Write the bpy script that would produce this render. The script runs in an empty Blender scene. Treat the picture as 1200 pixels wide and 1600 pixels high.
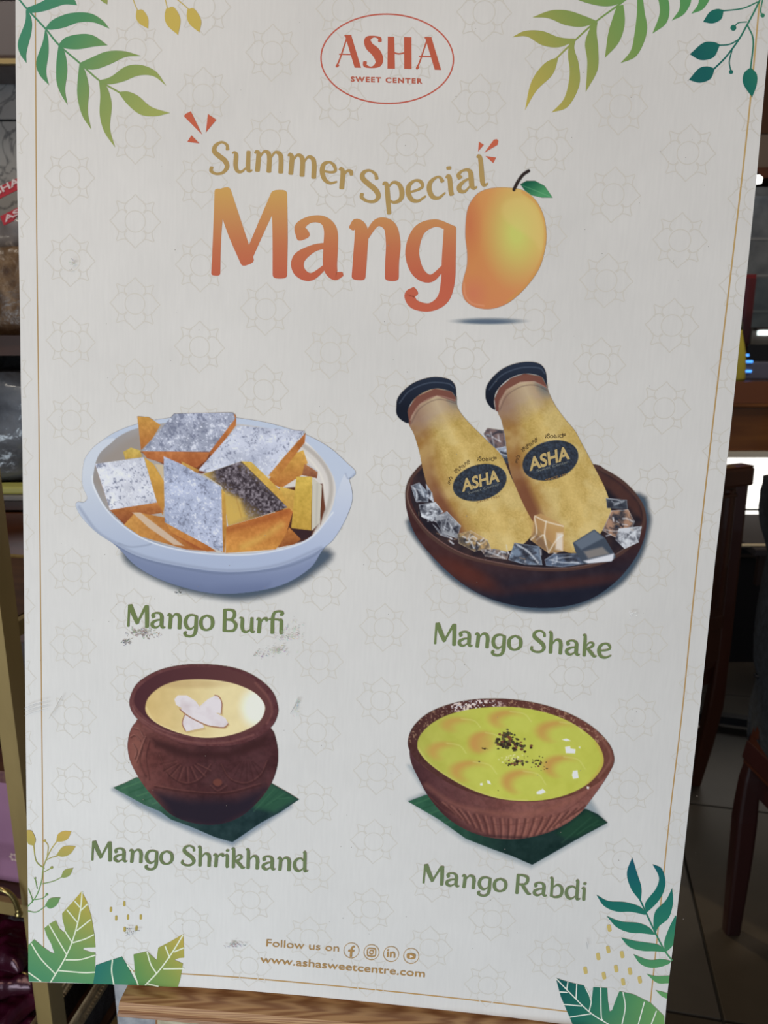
import bpy, bmesh, math, random
import numpy as np
from mathutils import Vector, Matrix
from mathutils.geometry import delaunay_2d_cdt

# ------------------------------------------------------------------ camera, light, exposure
S = bpy.context.scene
COL = S.collection
CAMH, PITCH, FPX = 1.45, math.radians(13.7), 1200.0
cam_d = bpy.data.cameras.new('camera'); cam = bpy.data.objects.new('camera', cam_d); COL.objects.link(cam)
cam_d.sensor_fit = 'VERTICAL'; cam_d.sensor_height = 36; cam_d.lens = 36 * FPX / 1600
cam.location = (0, 0, CAMH); cam.rotation_euler = (math.pi / 2 - PITCH, 0, 0)
cam_d.clip_start = 0.01
cam_d.dof.use_dof = True; cam_d.dof.focus_distance = 0.68; cam_d.dof.aperture_fstop = 11.0
S.camera = cam
S.view_settings.view_transform = 'Standard'; S.view_settings.look = 'None'
S.view_settings.exposure = 0.0; S.view_settings.gamma = 1.0; S.view_settings.use_curve_mapping = False
W = bpy.data.worlds.new('sky'); S.world = W; W.use_nodes = True
W.node_tree.nodes['Background'].inputs[0].default_value = (0.62, 0.78, 1.0, 1)
W.node_tree.nodes['Background'].inputs[1].default_value = 0.16
def area(name, loc, target, size, power, color, size_y=None):
    d = bpy.data.lights.new(name, 'AREA'); o = bpy.data.objects.new(name, d); COL.objects.link(o)
    d.energy = power; d.color = color; d.size = size
    if size_y: d.shape = 'RECTANGLE'; d.size_y = size_y
    o.location = loc; o.rotation_euler = (Vector(target) - Vector(loc)).to_track_quat('-Z', 'Y').to_euler()
    return o
area('daylight_shop_front', (-1.1, -1.15, 0.35), (0, .65, 1.0), 1.4, 37.5, (0.78, 0.90, 1.0), 1.1)
area('canopy_light', (-0.55, -1.1, 2.35), (0, .65, 1.4), 1.3, 17.5, (1.0, 0.80, 0.60), 1.0)
area('ceiling_fill_right', (1.9, 2.4, 2.9), (1.9, 3.4, .4), 0.7, 19, (1.0, 0.85, 0.66))  # unseen fill, added to brighten the counter and the room behind
area('ceiling_fill_left', (-1.1, 1.15, 2.75), (-1.0, 1.9, 1.2), 0.4, 9, (1.0, 0.92, 0.80))  # unseen fill, added to lift the marble wall and the left shelves
sp = bpy.data.lights.new('ceiling_spot', 'SPOT'); so = bpy.data.objects.new('ceiling_spot', sp); COL.objects.link(so)
sp.energy = 75; sp.color = (1.0, 0.80, 0.52); sp.spot_size = math.radians(13); sp.spot_blend = .25; sp.shadow_soft_size = .03
so.location = (-.25, 2.9, 2.5); so.rotation_euler = (Vector((.86, 1.42, 0)) - Vector((-.25, 2.9, 2.5))).to_track_quat('-Z', 'Y').to_euler()

# ------------------------------------------------------------------ geometry of the view and of the board
RX = Vector((1, 0, 0)); FW = Vector((0, math.cos(PITCH), -math.sin(PITCH))); DN = Vector((0, -math.sin(PITCH), -math.cos(PITCH)))
CP = Vector((0, 0, CAMH))
def ray(x, y): return RX * (x - 600) + DN * (y - 800) + FW * FPX
def at(x, y, Y):                      # point seen at pixel (x, y) of the 1200x1600 frame, at depth Y in the room
    r = ray(x, y); return CP + r * (Y / r.y)
def on_floor(x, y, z=0.0):
    r = ray(x, y); return CP + r * ((z - CAMH) / r.z)
def wv(a): return RX * a[0] + DN * a[1] + FW * a[2]
_d = wv((-438, 9067, 1200)).normalized()
PU = wv((24150, 1283, -1200)).normalized()
PN = PU.cross(_d).normalized()
if PN.dot(FW) > 0: PN = -PN
PV = (-(_d - PU * _d.dot(PU))).normalized()
P0 = CP + ray(540, 1575) * (.74 / 1200)
PMAT = Matrix(((PU.x, PV.x, PN.x, P0.x), (PU.y, PV.y, PN.y, P0.y), (PU.z, PV.z, PN.z, P0.z), (0, 0, 0, 1)))
_k = (P0 - CP).dot(PN)
def uv(x, y):
    r = ray(x, y); q = CP + r * (_k / r.dot(PN)) - P0
    return q.dot(PU), q.dot(PV)
# numpy version
_R = np.array(RX); _D = np.array(DN); _F = np.array(FW); _N = np.array(PN); _U = np.array(PU); _V = np.array(PV); _C = np.array(CP); _P = np.array(P0)
def uv_np(X, Y):
    r = (X - 600)[..., None] * _R + (Y - 800)[..., None] * _D + FPX * _F
    q = _C + r * (_k / (r @ _N))[..., None] - _P
    return q @ _U, q @ _V

def lin(c):
    c = np.asarray(c, float) / 255.0
    return np.where(c <= 0.04045, c / 12.92, ((c + 0.055) / 1.055) ** 2.4)
PAPER = np.array([0.80, 0.785, 0.76])
_WY = np.array([0, 400, 600, 1050, 1600.])
_WT = np.array([[(201, 196, 189), (198, 191, 185), (187, 181, 176)], [(204, 200, 193), (199, 195, 190), (188, 183, 178)], [(208, 206, 201), (202, 201, 196), (196, 194, 190)], [(213, 216, 223), (202, 203, 200), (198, 199, 196)], [(211, 216, 226), (197, 201, 206), (192, 195, 196)]], float)
def _white(X, Y):                     # how the blank card reads in the photograph: print colours are divided by it
    X = np.asarray(X, float); Y = np.asarray(Y, float); i = np.clip(np.searchsorted(_WY, Y) - 1, 0, len(_WY) - 2)
    fy = np.clip((Y - _WY[i]) / (_WY[i + 1] - _WY[i]), 0, 1)[..., None]; fx = np.clip(X / 600, 0, 2)[..., None]
    R = _WT[i] * (1 - fy)[..., None] + _WT[i + 1] * fy[..., None]
    return R[..., 0, :] * np.clip(1 - fx, 0, 1) + R[..., 1, :] * (1 - np.abs(fx - 1)) + R[..., 2, :] * np.clip(fx - 1, 0, 1)
def ink(rgb, X, Y):                   # seen colour -> ink colour
    rgb = np.asarray(rgb, float); mx = rgb.max(-1, keepdims=True); k = np.clip((mx - rgb.min(-1, keepdims=True)) / np.maximum(mx, 1) * 1.7, 0, 1)
    rgb = rgb * (1 - .07 * k); rgb = rgb + (rgb.mean(-1, keepdims=True) - rgb) * .13 * k
    return np.clip(lin(rgb) / lin(_white(X, Y)) * PAPER, 0.002, 0.95)

# ------------------------------------------------------------------ materials
def mat(name, rgb=(200, 200, 200), rough=.5, metal=0, spec=.5, emit=None, strength=0, alpha=None, noise=None, bump=None, trans=0, coat=0):
    m = bpy.data.materials.new(name); m.use_nodes = True
    nt = m.node_tree; b = nt.nodes['Principled BSDF']
    c = [float(v) for v in lin(rgb)] + [1]
    b.inputs['Base Color'].default_value = c
    b.inputs['Roughness'].default_value = rough; b.inputs['Metallic'].default_value = metal
    b.inputs['Specular IOR Level'].default_value = spec
    b.inputs['Transmission Weight'].default_value = trans; b.inputs['Coat Weight'].default_value = coat
    if emit is not None:
        b.inputs['Emission Color'].default_value = [float(v) for v in lin(emit)] + [1]; b.inputs['Emission Strength'].default_value = strength
    if alpha is not None: b.inputs['Alpha'].default_value = alpha
    if noise:                         # (scale, other rgb, detail, stretch xyz)
        sc, rgb2, det, st = noise
        tc = nt.nodes.new('ShaderNodeTexCoord'); mp = nt.nodes.new('ShaderNodeMapping'); mp.inputs['Scale'].default_value = st
        n = nt.nodes.new('ShaderNodeTexNoise'); n.inputs['Scale'].default_value = sc; n.inputs['Detail'].default_value = det
        r = nt.nodes.new('ShaderNodeValToRGB'); r.color_ramp.elements[0].position = .36; r.color_ramp.elements[1].position = .64
        r.color_ramp.elements[0].color = c; r.color_ramp.elements[1].color = [float(v) for v in lin(rgb2)] + [1]
        nt.links.new(tc.outputs['Object'], mp.inputs[0]); nt.links.new(mp.outputs[0], n.inputs['Vector'])
        nt.links.new(n.outputs['Fac'], r.inputs[0]); nt.links.new(r.outputs[0], b.inputs['Base Color'])
    if bump:
        sc, strg = bump
        tc = nt.nodes.new('ShaderNodeTexCoord'); n = nt.nodes.new('ShaderNodeTexNoise'); n.inputs['Scale'].default_value = sc; n.inputs['Detail'].default_value = 4
        bp = nt.nodes.new('ShaderNodeBump'); bp.inputs['Strength'].default_value = strg; bp.inputs['Distance'].default_value = .01
        nt.links.new(tc.outputs['Object'], n.inputs['Vector']); nt.links.new(n.outputs['Fac'], bp.inputs['Height']); nt.links.new(bp.outputs[0], b.inputs['Normal'])
    return m
def print_mat():
    m = bpy.data.materials.new('printed_ink'); m.use_nodes = True
    nt = m.node_tree; b = nt.nodes['Principled BSDF']; b.inputs['Roughness'].default_value = .62; b.inputs['Specular IOR Level'].default_value = .04
    a = nt.nodes.new('ShaderNodeAttribute'); a.attribute_name = 'ink'
    nt.links.new(a.outputs['Color'], b.inputs['Base Color']); nt.links.new(a.outputs['Alpha'], b.inputs['Alpha'])
    return m
INK = print_mat()
INKO = print_mat(); INKO.name = 'printed_ink_solid'      # same ink, no transparency
for l in list(INKO.node_tree.links):
    if l.to_socket.name == 'Alpha': INKO.node_tree.links.remove(l)
def veined(name, a, b, vein, rough=.45, scale=2.2):        # veined stone
    m = mat(name, a, rough, noise=(scale, b, 6, (1, 1, 1)))
    nt = m.node_tree; bs = nt.nodes['Principled BSDF']
    tc = nt.nodes.new('ShaderNodeTexCoord'); n = nt.nodes.new('ShaderNodeTexNoise'); n.inputs['Scale'].default_value = scale * 2; n.inputs['Detail'].default_value = 7; n.inputs['Distortion'].default_value = 2.5
    r = nt.nodes.new('ShaderNodeValToRGB'); e = r.color_ramp.elements
    e[0].position = .47; e[0].color = (0, 0, 0, 1); e[1].position = .5; e[1].color = (1, 1, 1, 1); e2 = e.new(.53); e2.color = (0, 0, 0, 1)
    mx = nt.nodes.new('ShaderNodeMix'); mx.data_type = 'RGBA'; mx.inputs['B'].default_value = [float(v) for v in lin(vein)] + [1]
    src = bs.inputs['Base Color'].links[0].from_socket
    nt.links.new(tc.outputs['Object'], n.inputs['Vector']); nt.links.new(n.outputs['Fac'], r.inputs[0])
    nt.links.new(r.outputs[0], mx.inputs['Factor']); nt.links.new(src, mx.inputs['A']); nt.links.new(mx.outputs['Result'], bs.inputs['Base Color'])
    return m
def wood(name, a, b, scale=6, rough=.35, axis=(1, 8, 8), dist=3, coat=0):
    m = mat(name, a, rough, coat=coat); nt = m.node_tree; bs = nt.nodes['Principled BSDF']
    tc = nt.nodes.new('ShaderNodeTexCoord'); mp = nt.nodes.new('ShaderNodeMapping'); mp.inputs['Scale'].default_value = axis
    w = nt.nodes.new('ShaderNodeTexWave'); w.wave_type = 'RINGS'; w.rings_direction = 'X'; w.inputs['Scale'].default_value = scale; w.inputs['Distortion'].default_value = dist
    w.inputs['Detail'].default_value = 3; w.inputs['Detail Scale'].default_value = 1.2
    r = nt.nodes.new('ShaderNodeValToRGB'); r.color_ramp.elements[0].color = [float(v) for v in lin(a)] + [1]; r.color_ramp.elements[1].color = [float(v) for v in lin(b)] + [1]
    nt.links.new(tc.outputs['Object'], mp.inputs[0]); nt.links.new(mp.outputs[0], w.inputs['Vector']); nt.links.new(w.outputs['Fac'], r.inputs[0]); nt.links.new(r.outputs[0], bs.inputs['Base Color'])
    return m

# ------------------------------------------------------------------ object helpers
def link(name, me, m=None, parent=None, loc=None):
    o = bpy.data.objects.new(name, me); COL.objects.link(o)
    if m is not None: me.materials.append(m)
    if parent is not None: o.parent = parent
    if loc is not None: o.location = loc
    return o
def thing(name, label, cat, loc=(0, 0, 0), group=None, rotz=0):
    o = bpy.data.objects.new(name, None); COL.objects.link(o); o.location = loc; o.rotation_euler = (0, 0, rotz); o.empty_display_size = .05
    o['label'] = label; o['category'] = cat
    if group: o['group'] = group
    return o
def tag(o, label, cat, group=None):
    o['label'] = label; o['category'] = cat
    if group: o['group'] = group
    return o
def bmobj(name, bm, m, parent=None, loc=None, smooth=False):
    bmesh.ops.recalc_face_normals(bm, faces=bm.faces)
    me = bpy.data.meshes.new(name); bm.to_mesh(me); bm.free()
    if smooth:
        for p in me.polygons: p.use_smooth = True
    return link(name, me, m, parent, loc)
def box(bm, c, s, rot=None, bev=0):
    g = bmesh.ops.create_cube(bm, size=1)
    M = Matrix.Translation(c) @ (rot.to_4x4() if rot is not None else Matrix.Identity(4)) @ Matrix.Diagonal((s[0], s[1], s[2], 1))
    bmesh.ops.transform(bm, matrix=M, verts=g['verts'])
    if bev:
        es = list({e for v in g['verts'] for e in v.link_edges})
        bmesh.ops.bevel(bm, geom=es, offset=bev, segments=2, profile=.6, affect='EDGES')
def boxo(name, c, s, m, parent=None, rot=None, bev=0):
    bm = bmesh.new(); box(bm, (0, 0, 0), s, None, bev)
    o = bmobj(name, bm, m, parent, c)
    if rot is not None: o.rotation_euler = rot.to_euler()
    return o
def tube_bm(bm, pts, rad, seg=10, sq=None, caps=True):
    pts = [Vector(p) for p in pts]; n = len(pts)
    rads = rad if isinstance(rad, (list, tuple)) else [rad] * n
    up = Vector((0, 1, 0)) if abs((pts[-1] - pts[0]).normalized().z) > .75 else Vector((0, 0, 1)); rings = []
    for i, p in enumerate(pts):
        t = (pts[min(i + 1, n - 1)] - pts[max(i - 1, 0)]).normalized()
        a = t.cross(up)
        if a.length < .05: a = t.cross(Vector((.1, 1, .2)))
        a.normalize(); b = a.cross(t).normalized()
        ring = []
        for k in range(seg):
            an = 2 * math.pi * (k + .5) / seg; ca, sa = math.cos(an), math.sin(an)
            if sq:                    # squarish section: half sizes
                e = .35; ca = math.copysign(abs(ca) ** e, ca); sa = math.copysign(abs(sa) ** e, sa)
                ring.append(bm.verts.new(p + a * ca * rads[i] * sq[0] + b * sa * rads[i] * sq[1]))
            else: ring.append(bm.verts.new(p + (a * ca + b * sa) * rads[i]))
        rings.append(ring)
    for r0, r1 in zip(rings, rings[1:]):
        for k in range(seg): bm.faces.new((r0[k], r0[(k + 1) % seg], r1[(k + 1) % seg], r1[k]))
    if caps: bm.faces.new(rings[0][::-1]); bm.faces.new(rings[-1])
def tubeo(name, pts, rad, m, parent=None, seg=10, sq=None, loc=None):
    bm = bmesh.new(); tube_bm(bm, pts, rad, seg, sq); return bmobj(name, bm, m, parent, loc, smooth=not sq)
def lathe(bm, prof, seg=24, c=(0, 0, 0)):
    rings = [[bm.verts.new((c[0] + r * math.cos(2 * math.pi * k / seg), c[1] + r * math.sin(2 * math.pi * k / seg), c[2] + z)) for k in range(seg)] for r, z in prof]
    for r0, r1 in zip(rings, rings[1:]):
        for k in range(seg): bm.faces.new((r0[k], r0[(k + 1) % seg], r1[(k + 1) % seg], r1[k]))
    bm.faces.new(rings[0][::-1]); bm.faces.new(rings[-1])
def struct(o): o['kind'] = 'structure'; return o

def smooth_run(p, n=8):               # open Catmull-Rom through rows of p
    p = np.asarray(p, float)
    if len(p) < 3: return p
    q = np.vstack([2 * p[0] - p[1], p, 2 * p[-1] - p[-2]]); out = []
    t = np.linspace(0, 1, n, endpoint=False)[:, None]
    for i in range(1, len(q) - 2):
        a, b, c, d = q[i - 1], q[i], q[i + 1], q[i + 2]
        out.append(.5 * ((2 * b) + (c - a) * t + (2 * a - 5 * b + 4 * c - d) * t ** 2 + (3 * b - a - 3 * c + d) * t ** 3))
    out.append(q[-2][None]); return np.vstack(out)
def smooth_loop(p, n=6):
    p = np.asarray(p, float); q = np.vstack([p[-1], p, p[0], p[1]]); out = []
    t = np.linspace(0, 1, n, endpoint=False)[:, None]
    for i in range(1, len(q) - 2):
        a, b, c, d = q[i - 1], q[i], q[i + 1], q[i + 2]
        out.append(.5 * ((2 * b) + (c - a) * t + (2 * a - 5 * b + 4 * c - d) * t ** 2 + (3 * b - a - 3 * c + d) * t ** 3))
    return np.vstack(out)

# ------------------------------------------------------------------ printing on the card (flat print, real size, on the card's own surface)
_layer = [0]
def next_h(): _layer[0] += 1; return 4e-5 + 2e-5 * _layer[0]
class Ink:
    """collects flat patches of ink given in the card's picture coordinates"""
    def __init__(s): s.v = []; s.f = []; s.c = []; s.z = []; s.zm = 0.0
    def add(s, pts, faces, cols):
        k = len(s.v); z0 = s.zm + 1.5e-6; s.zm = z0 + 3e-7 * min(len(pts) // 2, 12); s.z += [z0 + 3e-7 * min(q % (len(pts) // 2 or 1), 12) * (len(faces) > 1 and len(faces[0]) == 4) for q in range(len(pts))]; s.v += [tuple(p) for p in pts]; s.f += [tuple(i + k for i in f) for f in faces]; s.c += [tuple(c) for c in cols]
    def fill(s, loop, col):
        loop = np.asarray(loop, float); n = len(loop)
        _, _, _, _, _, _ = (0,) * 6
        r = delaunay_2d_cdt([Vector(p) for p in loop], [], [list(range(n))], 1, 1e-5)
        vs = np.array([tuple(v) for v in r[0]]); s.add(vs, r[2], [col(*p) if callable(col) else col for p in vs])
    def stroke(s, pts, col, n=8, flat=False, smooth=True, cap=.62):
        p = smooth_run(pts, n) if smooth else np.asarray(pts, float)
        xy = p[:, :2]; w = p[:, 2]; d = np.gradient(xy, axis=0); L = np.hypot(d[:, 0], d[:, 1]); L[L == 0] = 1; d /= L[:, None]
        nn = np.stack([-d[:, 1], d[:, 0]], 1); a = xy + nn * w[:, None] / 2; b = xy - nn * w[:, None] / 2
        vs = np.vstack([a, b]); m = len(p)
        f = [(i, i + 1, m + i + 1, m + i) for i in range(m - 1)]
        s.add(vs, f, [col(*q) if callable(col) else col for q in vs])
        if not flat:
            for e in (0, -1):
                c0, t0, n0, r = xy[e], d[e] * (-1 if e == 0 else 1), nn[e], w[e] / 2
                an = np.linspace(-math.pi / 2, math.pi / 2, 11); ca = np.abs(np.cos(an)) ** .7; sa = np.sign(np.sin(an)) * np.abs(np.sin(an)) ** .7
                vs = c0 + t0 * (ca * r * cap)[:, None] + n0 * (sa * r)[:, None]
                s.add(vs, [tuple(range(11))], [col(*q) if callable(col) else col for q in vs])
    def disc(s, c, r, col, seg=16, ry=None):
        ry = ry or r
        vs = [(c[0] + r * math.cos(2 * math.pi * k / seg), c[1] + ry * math.sin(2 * math.pi * k / seg)) for k in range(seg)]
        s.add(vs, [tuple(range(seg))], [col(*q) if callable(col) else col for q in vs])
    def ring(s, c, rx, ry, w, col, seg=64, rot=0):
        cr, sr = math.cos(rot), math.sin(rot); vs = []
        for q in (1, -1):
            for k in range(seg):
                a = 2 * math.pi * k / seg; x = (rx + q * w / 2) * math.cos(a); y = (ry + q * w / 2) * math.sin(a); vs.append((c[0] + x * cr - y * sr, c[1] + x * sr + y * cr))
        s.add(vs, [(k, (k + 1) % seg, seg + (k + 1) % seg, seg + k) for k in range(seg)], [col(*q) if callable(col) else col for q in vs])
    def build(s, name, parent, label=None, h=None, alpha=1.0):
        v = np.array(s.v, float); c = np.array(s.c, float)
        u, w = uv_np(v[:, 0], v[:, 1]); h = next_h() if h is None else h
        me = bpy.data.meshes.new(name); me.from_pydata(np.stack([u, w, h + np.array(s.z)], 1).tolist(), [], s.f)
        at_ = me.color_attributes.new('ink', 'FLOAT_COLOR', 'POINT')
        k = np.ones((len(v), 4)); k[:, :3] = ink(c, v[:, 0], v[:, 1]); k[:, 3] = alpha
        at_.data.foreach_set('color', k.ravel().astype(np.float32))
        o = link(name, me, INKO if alpha == 1.0 else INK, parent)
        if label: o['label'] = label
        return o
def grad(p0, p1, stops):              # linear gradient of seen colours between two picture points
    p0 = np.array(p0, float); d = np.array(p1, float) - p0; L = d @ d; st = np.array(stops, float)
    def fn(x, y):
        t = min(max((np.array((x, y)) - p0) @ d / L, 0), 1) * (len(st) - 1); i = min(int(t), len(st) - 2); f = t - i
        return tuple(st[i] * (1 - f) + st[i + 1] * f)
    return fn

# letterforms of the rounded contrast face: strokes of (x, y, width), unit = x-height
G = {
 'M': (1.36, [[(.10, .04, .13), (.11, .6, .12), (.14, 1.36, .15)], [(.20, 1.34, .24), (.42, .75, .24), (.63, .26, .20)], [(.63, .26, .12), (.84, .75, .13), (1.10, 1.34, .15)], [(1.16, 1.35, .23), (1.19, .7, .22), (1.20, .06, .21)]]),
 'a': (1.0, [[(.22, .70, .20), (.17, .84, .15), (.34, .96, .10), (.56, .955, .12), (.69, .80, .19), (.70, .5, .21), (.70, .2, .20), (.78, .06, .14), (.90, .08, .07)], [(.66, .55, .08), (.40, .49, .11), (.16, .32, .18), (.17, .12, .17), (.38, .03, .11), (.66, .24, .06)]]),
 'n': (.98, [[(.06, .84, .09), (.13, .93, .11), (.22, .80, .19), (.21, .4, .20), (.19, .06, .20)], [(.26, .62, .07), (.48, .93, .11), (.70, .88, .18), (.77, .62, .21), (.76, .3, .20), (.76, .06, .20)]]),
 'g': (.92, [[(.76, .88, .10), (.50, .95, .11), (.23, .82, .17), (.12, .48, .20), (.22, .16, .18), (.45, .05, .11), (.70, .28, .06)], [(.76, .86, .18), (.75, .4, .20), (.74, .0, .20), (.66, -.28, .17), (.44, -.42, .12), (.18, -.38, .14), (.09, -.24, .15), (.17, -.17, .13)]]),
 'o': (.94, [[(.46, .96, .10), (.19, .78, .17), (.11, .48, .20), (.20, .15, .17), (.46, .03, .10), (.73, .2, .17), (.81, .5, .20), (.73, .82, .17), (.46, .96, .10)]]),
 'B': (1.0, [[(.15, 1.36, .19), (.15, .05, .20)], [(.10, 1.37, .11), (.45, 1.39, .12), (.70, 1.28, .17), (.70, .95, .18), (.50, .78, .12), (.2, .76, .10)], [(.2, .76, .10), (.60, .72, .13), (.82, .45, .19), (.72, .12, .16), (.45, .04, .11), (.14, .05, .11)]]),
 'u': (1.0, [[(.04, .90, .08), (.12, .93, .10), (.20, .80, .18), (.19, .35, .19), (.28, .08, .15), (.48, .04, .11), (.72, .26, .06)], [(.76, .92, .17), (.76, .2, .19), (.83, .05, .13), (.94, .08, .07)]]),
 'r': (.72, [[(.06, .84, .09), (.13, .93, .11), (.22, .80, .19), (.21, .4, .20), (.19, .06, .20)], [(.26, .62, .07), (.42, .90, .11), (.60, .94, .16), (.64, .82, .15)]]),
 'f': (.60, [[(.26, .06, .20), (.26, .9, .19), (.34, 1.3, .16), (.55, 1.44, .11), (.80, 1.42, .12), (.86, 1.30, .15)], [(.06, .92, .09), (.60, .92, .10)]]),
 'i': (.40, [[(.04, .86, .08), (.11, .93, .10), (.18, .80, .18), (.18, .2, .19), (.20, .06, .19)], [(.19, 1.24, .20), (.19, 1.26, .20)]]),
 'j': (.40, [[(.02, .92, .10), (.18, .90, .14), (.19, .5, .18), (.20, .06, .19)]]),
 'k': (.90, [[(.06, 1.38, .08), (.14, 1.42, .12), (.18, 1.2, .18), (.17, .06, .19)], [(.22, .48, .09), (.48, .60, .12), (.66, .78, .15), (.60, .94, .11), (.40, .90, .08), (.24, .60, .06)], [(.34, .52, .14), (.58, .26, .19), (.74, .06, .15), (.88, .07, .07)]]),
 'h': (.98, [[(.06, 1.38, .08), (.13, 1.42, .12), (.19, 1.2, .19), (.19, .06, .20)], [(.26, .62, .07), (.48, .93, .11), (.70, .88, .18), (.77, .62, .21), (.76, .3, .20), (.76, .06, .20)]]),
 'S': (1.0, [[(.80, 1.10, .15), (.76, 1.30, .12), (.52, 1.44, .10), (.25, 1.30, .16), (.20, 1.05, .20), (.42, .82, .21), (.70, .58, .21), (.80, .30, .19), (.62, .06, .13), (.32, .02, .11), (.08, .16, .14), (.10, .32, .15)]]),
 'e': (.90, [[(.12, .46, .08), (.5, .52, .10), (.74, .66, .12), (.68, .88, .14), (.46, .96, .10), (.19, .78, .17), (.11, .47, .20), (.22, .13, .18), (.5, .03, .12), (.82, .2, .08)]]),
 'R': (1.05, [[(.15, 1.36, .19), (.15, .05, .20)], [(.10, 1.37, .11), (.45, 1.39, .12), (.72, 1.26, .18), (.72, .92, .18), (.52, .72, .12), (.2, .70, .10)], [(.42, .70, .15), (.60, .42, .20), (.82, .10, .16), (.98, .06, .07)]]),
 'b': (.96, [[(.05, 1.40, .08), (.13, 1.43, .12), (.18, 1.2, .18), (.18, .10, .17)], [(.16, .12, .10), (.40, .03, .11), (.72, .17, .17), (.81, .5, .20), (.72, .84, .16), (.48, .94, .11), (.24, .70, .06)]]),
 'd': (1.0, [[(.70, .78, .07), (.48, .95, .10), (.20, .80, .16), (.11, .47, .20), (.21, .14, .18), (.43, .03, .11), (.70, .28, .06)], [(.68, 1.42, .12), (.76, 1.3, .18), (.76, .2, .19), (.84, .05, .13), (.96, .09, .07)]]),
 'm': (1.52, [[(.06, .84, .09), (.13, .93, .11), (.22, .80, .19), (.21, .4, .20), (.19, .06, .20)], [(.26, .62, .07), (.46, .93, .11), (.66, .88, .18), (.72, .62, .20), (.71, .06, .20)], [(.76, .62, .07), (.96, .93, .11), (1.18, .88, .18), (1.25, .62, .20), (1.25, .06, .20)]]),
 'p': (.96, [[(.05, .86, .09), (.12, .93, .11), (.20, .8, .18), (.19, .2, .19), (.18, -.45, .17)], [(.20, .20, .07), (.42, .03, .11), (.72, .17, .17), (.81, .5, .20), (.72, .84, .16), (.48, .94, .11), (.24, .70, .06)]]),
 'c': (.84, [[(.70, .74, .16), (.62, .92, .11), (.46, .96, .10), (.19, .78, .17), (.11, .47, .20), (.22, .13, .18), (.48, .03, .12), (.76, .2, .07)]]),
 'l': (.44, [[(.05, 1.38, .08), (.12, 1.42, .12), (.18, 1.2, .18), (.17, .25, .19), (.25, .05, .13), (.38, .08, .07)]]),
 ' ': (.42, []),
}
def lettering(text, base, xh, col, up=(0, -1), weight=1.0, ik=None):
    ik = ik or Ink(); base = smooth_run(base, 12) if len(base) > 2 else np.asarray(base, float)
    seg = np.hypot(*np.diff(base, axis=0).T); cum = np.concatenate([[0], np.cumsum(seg)])
    adv = sum(G[c][0] for c in text); k = cum[-1] / adv     # px per unit along the line
    upv = np.array(up, float); x = 0
    for ch in text:
        a, strokes = G[ch]
        mid = (x + a / 2) * k
        b = np.array([np.interp(mid, cum, base[:, 0]), np.interp(mid, cum, base[:, 1])])
        b1 = np.array([np.interp(min(mid + 6, cum[-1]), cum, base[:, 0]), np.interp(min(mid + 6, cum[-1]), cum, base[:, 1])])
        b0 = np.array([np.interp(max(mid - 6, 0), cum, base[:, 0]), np.interp(max(mid - 6, 0), cum, base[:, 1])])
        t = (b1 - b0) / np.linalg.norm(b1 - b0)
        for st in strokes:
            pts = [tuple(b + t * (px - a / 2) * k + upv * py * xh) + (w * weight * (xh + k) / 2,) for px, py, w in st]
            ik.stroke(pts, col, 7, smooth=len(st) > 2)
        x += a
    return ik
def logo_caps(ik, T, col, kx=1.0):     # the four heavy capitals of the oval sign, T maps its 0..1 x 0..1 box to the picture
    def st(pts, flat=False, smooth=True):
        ik.stroke([T(x, y) + (w * kx,) for x, y, w in pts], col, 8, flat, smooth and len(pts) > 2)
    for ox in (0, .745):
        st([(ox + .035, .06, 14), (ox + .018, .03, 14), (ox + .05, .25, 11), (ox + .13, .96, 11)])
        ik.fill([T(ox + .105, 1.0), T(ox + .165, 1.0), T(ox + .245, .0), T(ox + .185, .0)], col)
        st([(ox + .105, .975, 9), (ox + .165, .975, 9)])
        st([(ox + .045, .40, 9), (ox + .16, .40, 9)], True)
    st([(.43, .84, 28), (.428, .92, 22), (.375, .968, 12), (.318, .88, 44), (.328, .68, 58), (.385, .50, 66), (.415, .30, 60), (.405, .13, 46), (.345, .025, 12), (.285, .07, 24), (.283, .17, 28)])
    ik.fill([T(.505, .98), T(.565, .98), T(.56, .0), T(.49, .0)], col); ik.fill([T(.655, .98), T(.725, .98), T(.715, .0), T(.645, .0)], col)
    st([(.55, .50, 10), (.60, .46, 11), (.66, .50, 10)], True)

_txt_cache = {}
def font_mesh(text, offset=0.0, spacing=1.0):
    key = (text, offset, spacing)
    if key not in _txt_cache:
        cu = bpy.data.curves.new('t', 'FONT'); cu.body = text; cu.offset = offset; cu.space_character = spacing; cu.resolution_u = 4
        o = bpy.data.objects.new('t', cu); COL.objects.link(o); bpy.context.view_layer.update()
        me = o.evaluated_get(bpy.context.evaluated_depsgraph_get()).to_mesh()
        v = np.array([tuple(q.co[:2]) for q in me.vertices]); f = [tuple(p.vertices) for p in me.polygons]
        _txt_cache[key] = (v, f); o.to_mesh_clear(); bpy.data.objects.remove(o); bpy.data.curves.remove(cu)
    return _txt_cache[key]
def plain(ik, text, p0, p1, cap, col, up=(0, -1), offset=0.0, spacing=1.0):
    v, f = font_mesh(text, offset, spacing)
    if not len(v): return
    x0, x1 = v[:, 0].min(), v[:, 0].max(); p0 = np.array(p0, float); p1 = np.array(p1, float); upv = np.array(up, float)
    q = p0 + ((v[:, :1] - x0) / (x1 - x0)) * (p1 - p0) + v[:, 1:2] / .73 * cap * upv
    ik.add(q, f, [col] * len(q))

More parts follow.
